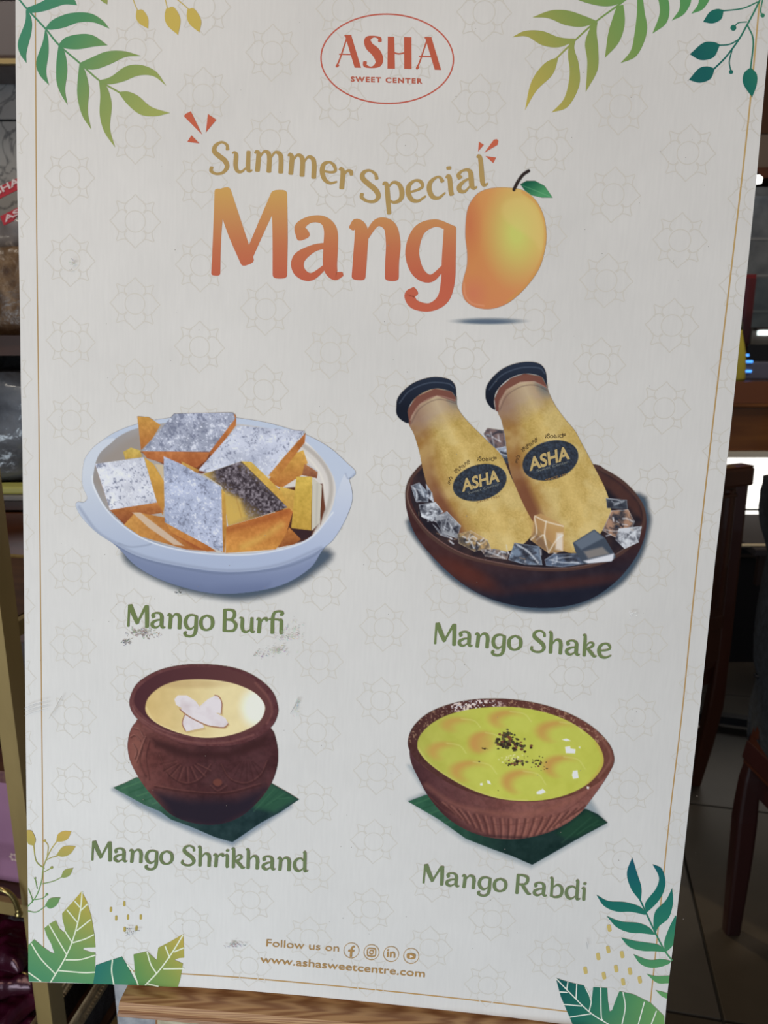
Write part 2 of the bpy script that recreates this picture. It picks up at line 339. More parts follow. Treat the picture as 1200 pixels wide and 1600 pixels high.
# ------------------------------------------------------------------ painter for the printed photographs
class Canvas:
    def __init__(s, ox, oy, sc, w, h, step=1.0):   # crop box in the picture: origin, crop units per pixel, crop size
        s.ox, s.oy, s.sc, s.step = ox, oy, sc, step
        nx, ny = int(w / sc / step) + 1, int(h / sc / step) + 1
        s.X, s.Y = np.meshgrid(np.arange(nx) * step * sc, np.arange(ny) * step * sc)
        s.rgb = np.zeros((ny, nx, 3)); s.a = np.zeros((ny, nx)); s.rs = np.random.RandomState(7)
    def blend(s, m, col, clip=None):
        if clip is not None: m = m * clip
        c = col(s.X, s.Y) if callable(col) else np.array(col, float)
        a2 = m + s.a * (1 - m); k = np.where(a2 > 1e-6, m / np.maximum(a2, 1e-6), 0)[..., None]
        s.rgb = s.rgb * (1 - k) + c * k; s.a = a2
    def mpoly(s, pts, feather=2.2, loop=False):
        p = np.asarray(pts, float)
        if loop: p = smooth_loop(p, 5)
        x0, y0 = p.min(0) - feather * 2; x1, y1 = p.max(0) + feather * 2
        g = s.step * s.sc; j0, j1 = max(int(x0 / g), 0), min(int(x1 / g) + 2, s.X.shape[1]); i0, i1 = max(int(y0 / g), 0), min(int(y1 / g) + 2, s.X.shape[0])
        M = np.zeros_like(s.a)
        if j1 <= j0 or i1 <= i0: return M
        X = s.X[i0:i1, j0:j1]; Y = s.Y[i0:i1, j0:j1]; d = np.full(X.shape, 1e9); ins = np.zeros(X.shape, bool)
        for (ax, ay), (bx, by) in zip(p, np.roll(p, -1, 0)):
            vx, vy = bx - ax, by - ay; L = vx * vx + vy * vy
            if L < 1e-9: continue
            t = np.clip(((X - ax) * vx + (Y - ay) * vy) / L, 0, 1); d = np.minimum(d, (X - ax - t * vx) ** 2 + (Y - ay - t * vy) ** 2)
            if ay != by: ins ^= ((ay > Y) != (by > Y)) & (X < vx * (Y - ay) / (by - ay) + ax)
        sd = np.sqrt(d) * np.where(ins, -1, 1); m = np.clip(.5 - sd / feather, 0, 1)
        M[i0:i1, j0:j1] = m * m * (3 - 2 * m) if feather > 8 else m
        return M
    def poly(s, pts, col, feather=2.2, op=1, loop=False, clip=None):
        m = s.mpoly(pts, feather, loop); s.blend(m * op, col, clip); return m
    def line(s, pts, w, col, feather=2.2, op=1, clip=None, smooth=True):
        p = smooth_run(pts, 6) if smooth and len(pts) > 2 else np.asarray(pts, float)
        d = np.full(s.X.shape, 1e9)
        for (ax, ay), (bx, by) in zip(p[:, :2], p[1:, :2]):
            vx, vy = bx - ax, by - ay; L = vx * vx + vy * vy + 1e-9
            t = np.clip(((s.X - ax) * vx + (s.Y - ay) * vy) / L, 0, 1); d = np.minimum(d, (s.X - ax - t * vx) ** 2 + (s.Y - ay - t * vy) ** 2)
        m = np.clip(.5 + (w / 2 - np.sqrt(d)) / feather, 0, 1); s.blend(m * op, col, clip); return m
    def mell(s, cx, cy, rx, ry, rot=0, feather=2.2):
        c, q = math.cos(rot), math.sin(rot); x = (s.X - cx) * c + (s.Y - cy) * q; y = -(s.X - cx) * q + (s.Y - cy) * c
        r = np.sqrt((x / rx) ** 2 + (y / ry) ** 2); m = np.clip(.5 - (r - 1) * min(rx, ry) / feather, 0, 1); return m * m * (3 - 2 * m)
    def ell(s, cx, cy, rx, ry, col, rot=0, feather=2.2, op=1, clip=None):
        m = s.mell(cx, cy, rx, ry, rot, feather); s.blend(m * op, col, clip); return m
    def noise(s, scale, seed, octs=3):
        out = np.zeros_like(s.a); amp = 1; tot = 0
        for o in range(octs):
            r = np.random.RandomState(seed + o); n = 256; t = r.rand(n, n); x = s.X / scale; y = s.Y / scale
            xi, yi = np.floor(x).astype(int), np.floor(y).astype(int); fx, fy = x - xi, y - yi; fx = fx * fx * (3 - 2 * fx); fy = fy * fy * (3 - 2 * fy)
            g = lambda a, b: t[(yi + b) % n, (xi + a) % n]
            out += amp * ((g(0, 0) * (1 - fx) + g(1, 0) * fx) * (1 - fy) + (g(0, 1) * (1 - fx) + g(1, 1) * fx) * fy); tot += amp; amp *= .55; scale /= 2.1
        return out / tot
    def mul(s, m, k): s.rgb = s.rgb * (1 + (m[..., None] * (np.array(k, float) - 1)))
    def build(s, name, parent, label=None):
        X = s.ox + s.X / s.sc; Y = s.oy + s.Y / s.sc; u, v = uv_np(X, Y); h = next_h(); ny, nx = X.shape
        al = np.clip(s.a, 0, 1); use = al > .004
        q = use[:-1, :-1] | use[1:, :-1] | use[:-1, 1:] | use[1:, 1:]
        idx = np.arange(nx * ny).reshape(ny, nx)
        F = np.stack([idx[:-1, :-1][q], idx[1:, :-1][q], idx[1:, 1:][q], idx[:-1, 1:][q]], 1)
        keep = np.unique(F); remap = np.full(nx * ny, -1); remap[keep] = np.arange(len(keep)); F = remap[F]
        co = np.stack([u.ravel()[keep], v.ravel()[keep], np.full(len(keep), h)], 1)
        me = bpy.data.meshes.new(name); me.vertices.add(len(co)); me.vertices.foreach_set('co', co.ravel().astype(np.float32))
        me.loops.add(F.size); me.loops.foreach_set('vertex_index', F.ravel().astype(np.int32))
        me.polygons.add(len(F)); me.polygons.foreach_set('loop_start', (np.arange(len(F)) * 4).astype(np.int32))
        try: me.polygons.foreach_set('loop_total', np.full(len(F), 4, np.int32))
        except Exception: pass
        me.update(calc_edges=True)
        k = np.ones((len(co), 4)); k[:, :3] = ink(np.clip(s.rgb.reshape(-1, 3)[keep], 3, 250), X.ravel()[keep], Y.ravel()[keep]); k[:, 3] = al.ravel()[keep]
        a_ = me.color_attributes.new('ink', 'FLOAT_COLOR', 'POINT'); a_.data.foreach_set('color', k.ravel().astype(np.float32))
        o = link(name, me, INK, parent)
        if label: o['label'] = label
        return o
def mixc(a, b, t):
    t = np.clip(t, 0, 1)[..., None]; return np.array(a, float) * (1 - t) + np.array(b, float) * t

# ------------------------------------------------------------------ the room
TA = math.radians(-12.3)                        # tile grid turned 12.3 degrees
GX = Vector((math.cos(TA), math.sin(TA), 0)); GY = Vector((-math.sin(TA), math.cos(TA), 0)); GROT = Matrix.Rotation(TA, 3, 'Z')
TO = on_floor(1130, 1596)
TILE = .8
m_floor = mat('floor_grout', (22, 20, 20), .8)
tile_ms = [mat('floor_tile_%d' % i, a, .38, noise=(2.6, b, 6, (1, 1, 1)), spec=.4) for i, (a, b) in enumerate([((72, 66, 61), (54, 50, 47)), ((68, 60, 50), (52, 46, 38)), ((76, 71, 66), (60, 56, 52))])]
fl = struct(boxo('floor', (0.4, 2.6, -.012), (6.4, 7.4, .012), m_floor))
bm = bmesh.new(); box(bm, (0, 0, 0), (TILE - .007, TILE - .007, .008), None, .0015); bmesh.ops.recalc_face_normals(bm, faces=bm.faces)
tmes = []
me0 = bpy.data.meshes.new('tile'); bm.to_mesh(me0); bm.free()
for mm in tile_ms: me = me0.copy(); me.materials.append(mm); tmes.append(me)
rs = random.Random(2)
for i in range(-4, 5):
    for j in range(-2, 7):
        p = TO + GX * TILE * (i + .5) + GY * TILE * (j + .5)
        if not (-2.3 < p.x < 3.1 and -.6 < p.y < 5.9): continue
        o = bpy.data.objects.new('tile', tmes[rs.randrange(3)]); COL.objects.link(o); o.parent = fl
        o.location = (p.x - .4, p.y - 2.6, .0095); o.rotation_euler = (0, 0, TA)
m_wall = mat('painted_wall', (150, 138, 126), .8); m_ceil = mat('ceiling_paint', (120, 112, 104), .9)
struct(boxo('wall_back', (0.4, 6.25, 1.5), (6.4, .1, 3.0), m_wall)); struct(boxo('wall_right', (3.65, 2.6, 1.5), (.1, 7.4, 3.0), m_wall)); struct(boxo('ceiling', (0.4, 3.2, 3.05), (6.4, 6.2, .1), m_ceil))
m_marble = veined('grey_marble', (150, 148, 145), (122, 121, 122), (84, 84, 86), .35, 3.2)
wl = struct(boxo('wall_left', (-1.28, 2.05, 1.5), (1.9, .06, 3.0), mat('marble_joint', (20, 20, 22), .8)))
wl.rotation_euler = (0, 0, 0)
for i in range(4):
    for j in range(9):
        z = at(10, 188, 2.005).z + (j - 5) * .32 + .16 - 1.5
        if abs(z) > 1.5: continue
        o = boxo('panel', (-.71 + i * .475, -.037, z), (.47, .016, .315), m_marble, wl)
struct(boxo('wall_side', (-2.27, 2.0, 1.5), (.08, 5.0, 3.0), m_wall))

# ------------------------------------------------------------------ easel: ledge, lip, legs
m_pine = wood('pine_board', (150, 104, 66), (196, 154, 108), 3.2, .5, (1.6, 34, 60), 6.5)
m_pine2 = wood('pine_edge', (128, 88, 60), (176, 134, 98), 9, .55, (.6, 8, 30), 3)
m_dark_leg = mat('easel_leg_wood', (126, 88, 58), .5, noise=(8, (150, 108, 72), 4, (1, 1, .15)))
easel = thing('display_easel', 'pine wood easel holding the mango menu poster', 'easel')
A = Vector(CP + ray(200, 1541) * 1); 
def onplane(x, y, h=0.0):
    u, v = uv(x, y); return P0 + PU * u + PV * v + PN * h
L0, L1 = onplane(200, 1541), onplane(905, 1603)
ax = (L1 - L0).normalized(); fr_ = Vector((-.06, -1, 0)); fr_ = (fr_ - ax * fr_.dot(ax)).normalized(); upz = ax.cross(-fr_).normalized()
if upz.z < 0: upz = -upz
easel.location = (0, .64, 0)
def ledge_piece(name, prof, m, a0, a1, ends=(0, 0)):
    bm = bmesh.new(); rings = []
    for t, e in ((a0, ends[0]), (a1, ends[1])):
        rings.append([bm.verts.new(L0 + ax * (t - e * max(0, p)) + fr_ * p + upz * q - easel.location) for p, q in prof])
    n = len(prof)
    for k in range(n): bm.faces.new((rings[0][k], rings[0][(k + 1) % n], rings[1][(k + 1) % n], rings[1][k]))
    bm.faces.new(rings[0][::-1]); bm.faces.new(rings[1]); return bmobj(name, bm, m, easel)
LN = (L1 - L0).length
ledge_piece('ledge', [(-.022, 0), (.010, 0), (.0165, -.0018), (.0185, -.0055), (.0185, -.0085), (.0165, -.0105), (-.022, -.0105)], m_pine, 0, LN, (.12, 0))
ledge_piece('ledge_moulding', [(-.022, -.0107), (.0165, -.0107), (.019, -.0125), (.0195, -.0155), (.0175, -.018), (-.022, -.018)], m_pine2, -.001, LN, (.12, 0))
ledge_piece('ledge_rail', [(-.022, -.0182), (.0125, -.0182), (.0125, -.050), (-.022, -.050)], mat('worn_cream_paint', (196, 186, 160), .7, noise=(60, (150, 138, 112), 4, (1, 1, 1))), .033, LN - .02)
tp = P0 + PV * .90 - PN * .03
for sx in (-.17, .17):
    tubeo('leg', [P0 + PU * sx + PV * .86 - PN * .022 - easel.location, P0 + PU * sx * 1.05 + PV * .0 - PN * .022 - easel.location, Vector((sx * 1.35 - .03, .60 - .045, 0.02)) - easel.location], .013, m_dark_leg, easel, 8, (1, .8))
tubeo('leg', [P0 + PV * .80 - PN * .045 - easel.location, Vector((-.02, 1.02, .02)) - easel.location], .012, m_dark_leg, easel, 8, (1, .8))
boxo('crossbar', P0 + PV * .55 - PN * .024 - easel.location, (.40, .018, .035), m_dark_leg, easel)

# ------------------------------------------------------------------ left: speckled stone pillar, gold rack, baskets, packets
m_stone = mat('speckled_stone', (186, 187, 190), .6, noise=(70, (158, 160, 166), 5, (1, 1, 1)), bump=(180, .15))
struct(boxo('trim_1', (-.08, 1.24, .34), (.745, .36, .68), m_stone, bev=.004))
m_gold = mat('rack_gold_paint', (156, 134, 86), .38, noise=(14, (138, 118, 74), 5, (1, 1, .3)), metal=.15)
rack = thing('display_rack', 'matt gold painted metal display rack at the left edge', 'rack', (-.80, 1.10, 0), rotz=0)
PC = Vector((-.557, 1.05, 0))                     # near outer corner of its near right post
def rk(a, b, z): return PC - GX * a + GY * b + Vector((0, 0, z))
def rbox(name, a, b, z, s, m):                    # a to the left along the rack, b away, centre
    o = boxo(name, rk(a, b, z) - rack.location, s, m, rack); o.rotation_euler = (0, 0, TA); return o
for a in (.0145, .62):
    for b in (.017, .34): rbox('post', a, b, .66, (.029, .034, 1.32), m_gold)
m_shelf = mat('rack_shelf_board', (86, 58, 40), .45, noise=(6, (66, 44, 32), 4, (1, 6, 1)))
for z in (.52, .10, 1.0):
    rbox('rail', .317, .012, z, (.576, .012, .024), m_gold); rbox('rail', .317, .345, z, (.576, .012, .024), m_gold)
    rbox('rail', .0145, .178, z, (.012, .29, .024), m_gold); rbox('shelf', .317, .178, z - .012 + .018, (.576, .318, .008), m_shelf)
# pink box standing on the middle shelf
m_pink = mat('pink_card', (150, 106, 134), .6, noise=(8, (138, 96, 124), 3, (1, 1, 1)))
pb = thing('sweet_box', 'tall pink cardboard sweet box with pale flower print on the gold rack', 'box')
pc = rk(.032 + .075, .050, .532); pb.location = pc; pb.rotation_euler = (0, 0, TA)
boxo('carton', (0, .03, .095), (.15, .06, .19), m_pink, pb, bev=.001)
boxo('lid', (0, .03, .2015), (.152, .062, .022), mat('maroon_card', (88, 48, 60), .5, noise=(60, (118, 84, 66), 3, (1, 1, 1))), pb, bev=.001)['label'] = 'maroon patterned lid'
bm = bmesh.new(); m_fl = mat('flower_print', (200, 172, 168), .6)
for (x, z, r) in [(.066, .022, .009), (.060, .060, .011), (.069, .085, .006), (.050, .030, .007), (.045, .08, .008), (.03, .05, .009), (.062, .105, .005)]:
    for q in range(6):
        a = q * math.pi / 3; vs = [bm.verts.new((x + r * .62 * math.cos(a) + r * .30 * math.cos(t), -.0004, z + r * .62 * math.sin(a) + r * .30 * math.sin(t))) for t in np.linspace(0, 2 * math.pi, 9)[:-1]]; bm.faces.new(vs)
bmobj('flower_print', bm, m_fl, pb)['label'] = 'pale flower print'
# brass hoop handle
m_brass = mat('aged_brass', (150, 132, 84), .28, metal=.9)
hk = thing('brass_handle', 'curved brass handle in front of the pink box', 'handle'); q = at(27, 1410, 1.036); hk.location = (q.x, q.y, .5365)
hp = [Vector((0, 0, .004)), Vector((-.002, 0, .022)), Vector((-.007, 0, .036)), Vector((-.016, 0, .0455)), Vector((-.03, .002, .048)), Vector((-.06, .004, .048)), Vector((-.09, .006, .047)), Vector((-.105, .008, .036)), Vector((-.110, .009, .02)), Vector((-.112, .01, .004))]
tubeo('hoop', [tuple(v) for v in smooth_run([tuple(v) for v in hp], 5)], .0042, m_brass, hk, 10)
for v in (hp[0], hp[-1]): bm = bmesh.new(); lathe(bm, [(.006, -.004), (.0062, 0), (.0035, .0025), (.0048, .006), (.0035, .009)], 12, v); bmobj('foot', bm, m_brass, hk, smooth=True)

# maroon foil packets on the lower shelf
m_foil = mat('maroon_foil', (92, 24, 52), .22, metal=.35, spec=.7, noise=(8, (60, 14, 34), 3, (1, 1, 1)), bump=(14, .5))
def packet(c0, sx, sy, sz, rz, seed, label, tilt=0):
    t = thing('foil_packet', label, 'packet', c0, 'maroon foil packets on the gold rack', rz)
    bm = bmesh.new(); bmesh.ops.create_grid(bm, x_segments=26, y_segments=20, size=1); rr = np.random.RandomState(seed); ph = rr.rand(12) * 6.28
    top = list(bm.verts)
    for v in top:
        x, y = v.co.x, v.co.y; w = max(0, (1 - x ** 4) * (1 - y ** 4)) ** .5
        cr = .10 * math.sin(7 * x + 3 * y + ph[0]) + .08 * math.sin(-9 * y + 5 * x + ph[1]) + .06 * math.sin(15 * x * y + ph[2]) + .05 * math.sin(21 * x + ph[3]) + .05 * math.sin(19 * y - 8 * x + ph[4])
        v.co = Vector((x * sx * (1 - .06 * math.sin(3 * y + ph[5])), y * sy * (1 - .08 * math.sin(4 * x + ph[6])), w * sz * (1 + cr * 1.3)))
    geo = bmesh.ops.duplicate(bm, geom=bm.faces[:] + bm.verts[:] + bm.edges[:])
    for v in [g for g in geo['geom'] if isinstance(g, bmesh.types.BMVert)]: v.co.z = -v.co.z * .55
    bmesh.ops.remove_doubles(bm, verts=bm.verts, dist=.0006)
    for v in bm.verts: v.co.z += sz * .62
    o = bmobj('pouch', bm, m_foil, t, smooth=True); o.rotation_euler = (tilt, 0, 0)
    return t
packet(rk(.185, .10, .123), .075, .055, .030, TA + .2, 1, 'lowest maroon foil packet on the gold rack bottom shelf')
packet(rk(.20, .12, .184), .08, .06, .030, TA - .3, 2, 'maroon foil packet lying second in the stack')
tp_ = packet(rk(.19, .105, .246), .075, .055, .030, TA + .5, 3, 'maroon foil packet with gold twist tie')
packet(rk(.195, .115, .309), .08, .06, .030, TA + .1, 4, 'crumpled shiny maroon packet at the top of the stack')
tubeo('twist_tie', [(.030, -.035, .062), (.038, -.045, .066), (.044, -.04, .056), (.036, -.036, .05), (.050, -.050, .060), (.062, -.055, .056)], .0016, mat('gold_tie', (176, 142, 78), .3, metal=.8), tp_, 6)
# wicker basket on the floor between rack and pillar
m_wick = mat('dark_wicker', (150, 130, 100), .55, noise=(50, (190, 168, 132), 3, (1, 1, 1)))
bk0, bk1 = at(112, 1598, 1.155), at(168, 1538, 1.275); zc = (bk0.z + bk1.z) / 2
bask = thing('wicker_basket', 'dark wicker basket between the gold rack and the pale stone pillar', 'basket', (bk0.x - .04, 1.22, .1105))
bo = bask.location
dv = (bk1 - bk0).normalized(); dv.z = 0; dv.normalize(); sd = Vector((-dv.y, dv.x, 0))
c0 = Vector((bk0.x, bk0.y, zc)) - dv * .10; c1 = Vector((bk1.x, bk1.y, zc)) + dv * .04; c2 = c1 + sd * .07; c3 = c0 + sd * .07
loop = [c0, c1, c2, c3, c0]
for off, r in ((0, .008), (.013, .006), (-.012, .005)):
    tubeo('rim', [tuple(p + Vector((0, 0, off)) - bo) for p in loop], r, m_wick, bask, 8)
bm = bmesh.new()                                   # coil wrapped round the rim
N = 420; pl = [loop[0]]
for s0 in range(N):
    t = s0 / N * 1.0; sg = min(int(t * 4), 3); f = t * 4 - sg; p = loop[sg].lerp(loop[sg + 1], f); a = s0 * 2.1
    tg = (loop[sg + 1] - loop[sg]).normalized(); no = tg.cross(Vector((0, 0, 1)))
    pl.append(p + no * .0105 * math.cos(a) + Vector((0, 0, .0105 * math.sin(a))))
tube_bm(bm, [tuple(p - bo) for p in pl[1:]], .0016, 5); bmobj('rim_wrap', bm, m_wick, bask, smooth=True)
m_weave = mat('basket_weave', (44, 42, 46), .7, noise=(60, (60, 58, 62), 2, (1, 1, .3)), bump=(140, .8))
for i in range(4):
    a, b = loop[i], loop[i + 1]; mid = (a + b) / 2; L = (b - a).length; o = boxo('side', Vector((mid.x, mid.y, (zc + .111) / 2)) - bo, (L, .006, zc - .111), m_weave, bask); o.rotation_euler = (0, 0, math.atan2((b - a).y, (b - a).x))

# wall cabinet with drawers and shelves, behind on the left
m_db = mat('dark_brown_laminate', (64, 36, 22), .35, noise=(5, (48, 27, 17), 4, (1, 1, 8)), coat=.2)
ZC = 1.45 - 1.56 * math.tan(PITCH) - .004
cab = thing('drawer_cabinet', 'dark brown drawer cabinet against the grey marble wall', 'cabinet', (-1.05, 1.78, 0))
boxo('body', (0, 0, 1.085 / 2 - .01), (.95, .41, 1.06), m_db, cab); boxo('top', (0, 0, 1.082), (.97, .43, .018), m_db, cab)
for i in range(2):
    for j, z in enumerate((1.005, .84, .60)):
        d = boxo('drawer', (-.235 + i * .47, -.217, z - (0 if j < 2 else .04)), (.455, .014, .125 if j < 2 else .22), mat('drawer_front', (84, 46, 26), .35, noise=(6, (66, 36, 20), 3, (1, 1, 8))), cab, bev=.002)
        bm = bmesh.new(); lathe(bm, [(.003, 0), (.003, .012), (.008, .016), (.007, .024), (.002, .026)], 12); bmesh.ops.rotate(bm, verts=bm.verts, matrix=Matrix.Rotation(math.pi / 2, 3, 'X')); bmobj('knob', bm, m_brass, d, (.185 if i else .185, -.007, .02), smooth=True)
# things on the cabinet
m_film = mat('clear_plastic_wrap', (112, 116, 124), .2, spec=.7, noise=(9, (70, 74, 82), 5, (1, 1, 1)), bump=(14, 1.0))
def crumple(name, c0, sx, sy, sz, m, parent, seed, amp=.08, sub=3):
    bm = bmesh.new(); bmesh.ops.create_cube(bm, size=2); bmesh.ops.subdivide_edges(bm, edges=bm.edges[:], cuts=2 ** sub, use_grid_fill=True); ph = np.random.RandomState(seed).rand(10) * 6.3
    for v in bm.verts:
        x, y, z = v.co; k = 1 - .10 * (x * x * z * z + y * y * z * z) - .05 * z * z; d = amp * (math.sin(5 * x + 3 * z + ph[0]) + .6 * math.sin(9 * z - 4 * y + ph[1]) + .5 * math.sin(13 * x * z + ph[2] + 5 * y) + .4 * math.sin(17 * (x + z) + ph[3]))
        v.co = Vector((x * sx * k * (1 + d), y * sy * k * (1 + d), z * sz * (1 + d * .3 * (z > -.9)) + sz))
    return bmobj(name, bm, m, parent, c0, smooth=True)
w = tag(crumple('wrapped_bundle', (-1.02, 1.76, 1.122), .32, .15, .115, m_film, None, 5), 'large crumpled clear plastic bundle on the brown drawer cabinet', 'bundle')
tag(boxo('snack_packet', (-.79, 1.60, 1.112), (.20, .05, .016), mat('yellow_green_foil', (170, 168, 90), .4), bev=.004), 'flat yellow-green packet at the front of the brown cabinet top', 'packet')
tag(boxo('folded_tray', (-.80, 1.625, 1.0975), (.26, .12, .011), mat('grey_tray', (120, 118, 118), .5), bev=.003), 'grey flat tray under the yellow-green packet', 'tray')
# plank shelf with bagged snacks
zs = at(15, 540, 1.60).z
shf = thing('wall_shelf', 'thick dark brown plank shelf above the plastic bundle', 'shelf', (-1.05, 1.81, zs))
boxo('plank', (0, 0, 0), (.95, .41, .040), m_db, shf)
for x in (-.40, .40): boxo('bracket', (x, .12, -.05), (.03, .16, .06), m_db, shf)
m_snack = mat('bagged_snacks', (112, 88, 62), .35, noise=(26, (66, 46, 32), 5, (1, 1, 1)), bump=(24, .9))
m_bagfilm = mat('bag_film', (128, 122, 122), .25, noise=(12, (92, 86, 84), 4, (1, 1, 1)), bump=(18, .8))
def at_rel(x, y, Y, o): return at(x, y, Y) - Vector(o)
bgo = (-.86, 1.72, zs + .0205)
bag = thing('snack_bag', 'clear plastic snack bag with red printed bands on the plank shelf', 'bag', bgo)
crumple('contents', (0, 0, 0), .155, .075, .088, m_snack, bag, 9, .05); crumple('bag_top', (-.01, .02, .150), .15, .04, .045, m_bagfilm, bag, 12, .07)
m_red = mat('red_band', (168, 34, 48), .4); m_let = mat('pale_lettering', (206, 186, 186), .5)
def band(pts, txt, p0, p1, ch):
    Y = 1.625; bm = bmesh.new(); f = [bm.verts.new(at_rel(x, y, Y, bgo)) for x, y in pts]; b = [bm.verts.new(at_rel(x, y, Y, bgo) + Vector((0, .003, 0))) for x, y in pts]; bm.faces.new(f); bm.faces.new(b[::-1])
    for i in range(len(pts)): j = (i + 1) % len(pts); bm.faces.new((f[i], b[i], b[j], f[j]))
    o = bmobj('printed_band', bm, m_red, bag); v, fc = font_mesh(txt, .02); x0, x1 = v[:, 0].min(), v[:, 0].max(); me = bpy.data.meshes.new('lettering'); d = np.array(p1, float) - p0; dn = d / np.linalg.norm(d)
    vs = []
    for x, y in v: q = np.array(p0, float) + d * (x - x0) / (x1 - x0) + np.array((dn[1], -dn[0])) * y / .73 * ch; vs.append(at_rel(q[0], q[1], Y - .0012, bgo))
    me.from_pydata([tuple(a) for a in vs], [], fc); link('lettering', me, m_let, o)
band([(-40, 312), (0, 291), (45, 270), (45, 288), (0, 310), (-40, 331)], 'ASHA', (-20, 312.5), (32, 286), 11)
band([(0, 338), (24, 326), (60, 308), (60, 328), (26, 337), (21, 345), (6, 352)], 'ASHA', (8, 347), (62, 316), 9)
rl = thing('rail_shelf', 'upper brown and gold shelf rail across the grey marble wall', 'shelf', (-1.05, 1.935, at(10, 95, 1.87).z))
boxo('board', (0, 0, 0), (.95, .13, .022), m_db, rl); boxo('gold_edge', (0, -.071, -.004), (.95, .012, .010), m_gold, rl)
bx = thing('storage_box', 'dark grey storage box on the upper shelf', 'box', (-.95, 1.935, at(10, 95, 1.87).z + .0115)); m_dg = mat('dark_grey_card', (84, 76, 76), .7)
boxo('carton', (0, 0, .055), (.70, .11, .11), m_dg, bx, bev=.003); boxo('lid', (0, 0, .1225), (.72, .12, .022), mat('brown_black_card', (52, 44, 44), .7), bx, bev=.003)

# ------------------------------------------------------------------ right: counter, things on it, table, chairs
m_cherry = mat('brown_counter_wood', (124, 78, 32), .28, noise=(3, (102, 60, 22), 4, (1, 1, 6)), coat=.3)
m_black = mat('black_metal', (18, 18, 22), .35); m_lit = mat('lit_showcase_panel', (250, 248, 240), .5, emit=(255, 253, 246), strength=1.5)
CY = 3.1
cn_ = thing('service_counter', 'brown wooden service counter with a white lit showcase front', 'counter', (2.2, CY + .35, 0))
z1, z2, z3 = at(1180, 705, CY).z, at(1180, 635, CY).z, at(1180, 596, CY).z
zl = at(1180, 868, CY).z
boxo('plinth', (0, 0, .24), (2.3, .62, .48), m_black, cn_)
zlb = at(1180, 822, CY).z
boxo('lower_cabinet', (0, .0, (.485 + zlb) / 2), (2.3, .64, zlb - .49), mat('black_brown_laminate', (34, 28, 26), .5), cn_)
boxo('lit_panel', (0, -.33, (zlb + z1 - .03) / 2), (2.3, .02, z1 - .034 - zlb), m_lit, cn_); boxo('showcase_core', (0, .02, (zlb + z1) / 2), (2.28, .62, z1 - zlb - .01), m_dg, cn_)
boxo('white_rail', (0, -.345, z1 - .0135), (2.3, .03, .024), mat('white_laminate', (206, 204, 196), .4), cn_)
boxo('wood_front', (0, -.33, (z1 + z2) / 2), (2.3, .03, z2 - z1 - .003), m_cherry, cn_); boxo('moulding', (0, -.34, z2 + .004), (2.3, .05, .014), m_cherry, cn_, bev=.004)
boxo('upper_front', (0, -.335, (z2 + z3) / 2 + .006), (2.3, .035, z3 - z2 - .014), mat('dark_counter_wood', (112, 66, 36), .3, coat=.3), cn_)
boxo('counter_top', (0, 0, z3 - .012), (2.34, .68, .024), mat('dark_top', (66, 46, 40), .25), cn_, bev=.004)
for z in (at(1180, 797, CY).z,): boxo('shelf_line', (0, -.342, z), (2.3, .008, .008), m_black, cn_)
# upon the counter
ct = z3 + .0005
g = thing('glass_sneeze_guard', 'clear glass guard panel standing on the brown counter', 'glass panel', (1.85, 3.40, ct)); m_glass = mat('clear_glass', (200, 214, 220), .03, trans=1.0); boxo('pane', (0, 0, .21), (.9, .008, .40), m_glass, g)
for x in (-.44, .44): boxo('clamp', (x, 0, .012), (.03, .03, .022), m_black, g)
q = at(1157, 560, 2.98); 
bm = bmesh.new(); lathe(bm, [(.040, 0), (.042, .01), (.040, .05), (.036, .10), (.024, .15), (.014, .185), (.012, .20)], 20)
bt = thing('sauce_bottle', 'yellow-green squeeze bottle on the counter', 'bottle', (at(1147, 590, 3.17).x, 3.17, ct)); bmobj('bottle_body', bm, mat('yellow_green_plastic', (170, 160, 60), .4), bt, smooth=True)
bm = bmesh.new(); lathe(bm, [(.013, .20), (.012, .22), (.004, .245), (.003, .265)], 14); bmobj('nozzle', bm, mat('dark_nozzle', (86, 84, 70), .4), bt, smooth=True)
m_led = mat('blue_display_light', (60, 130, 240), .4, emit=(80, 160, 255), strength=1.6)
dp = thing('payment_terminal', 'dark payment terminal with blue lit keys on the counter', 'terminal', (at(1171, 585, 3.30).x + .02, 3.30, ct))
boxo('casing', (0, 0, .035), (.16, .16, .07), mat('terminal_grey', (88, 90, 110), .35), dp, bev=.006)
for (x, z) in ((1171, 565), (1169, 580), (1165, 555)): w_ = at(x, z, 3.216); boxo('blue_light', w_ - dp.location, (.028, .006, .010), m_led, dp, bev=.002)
boxo('screen', (.02, -.02, .105), (.14, .012, .07), m_black, dp)
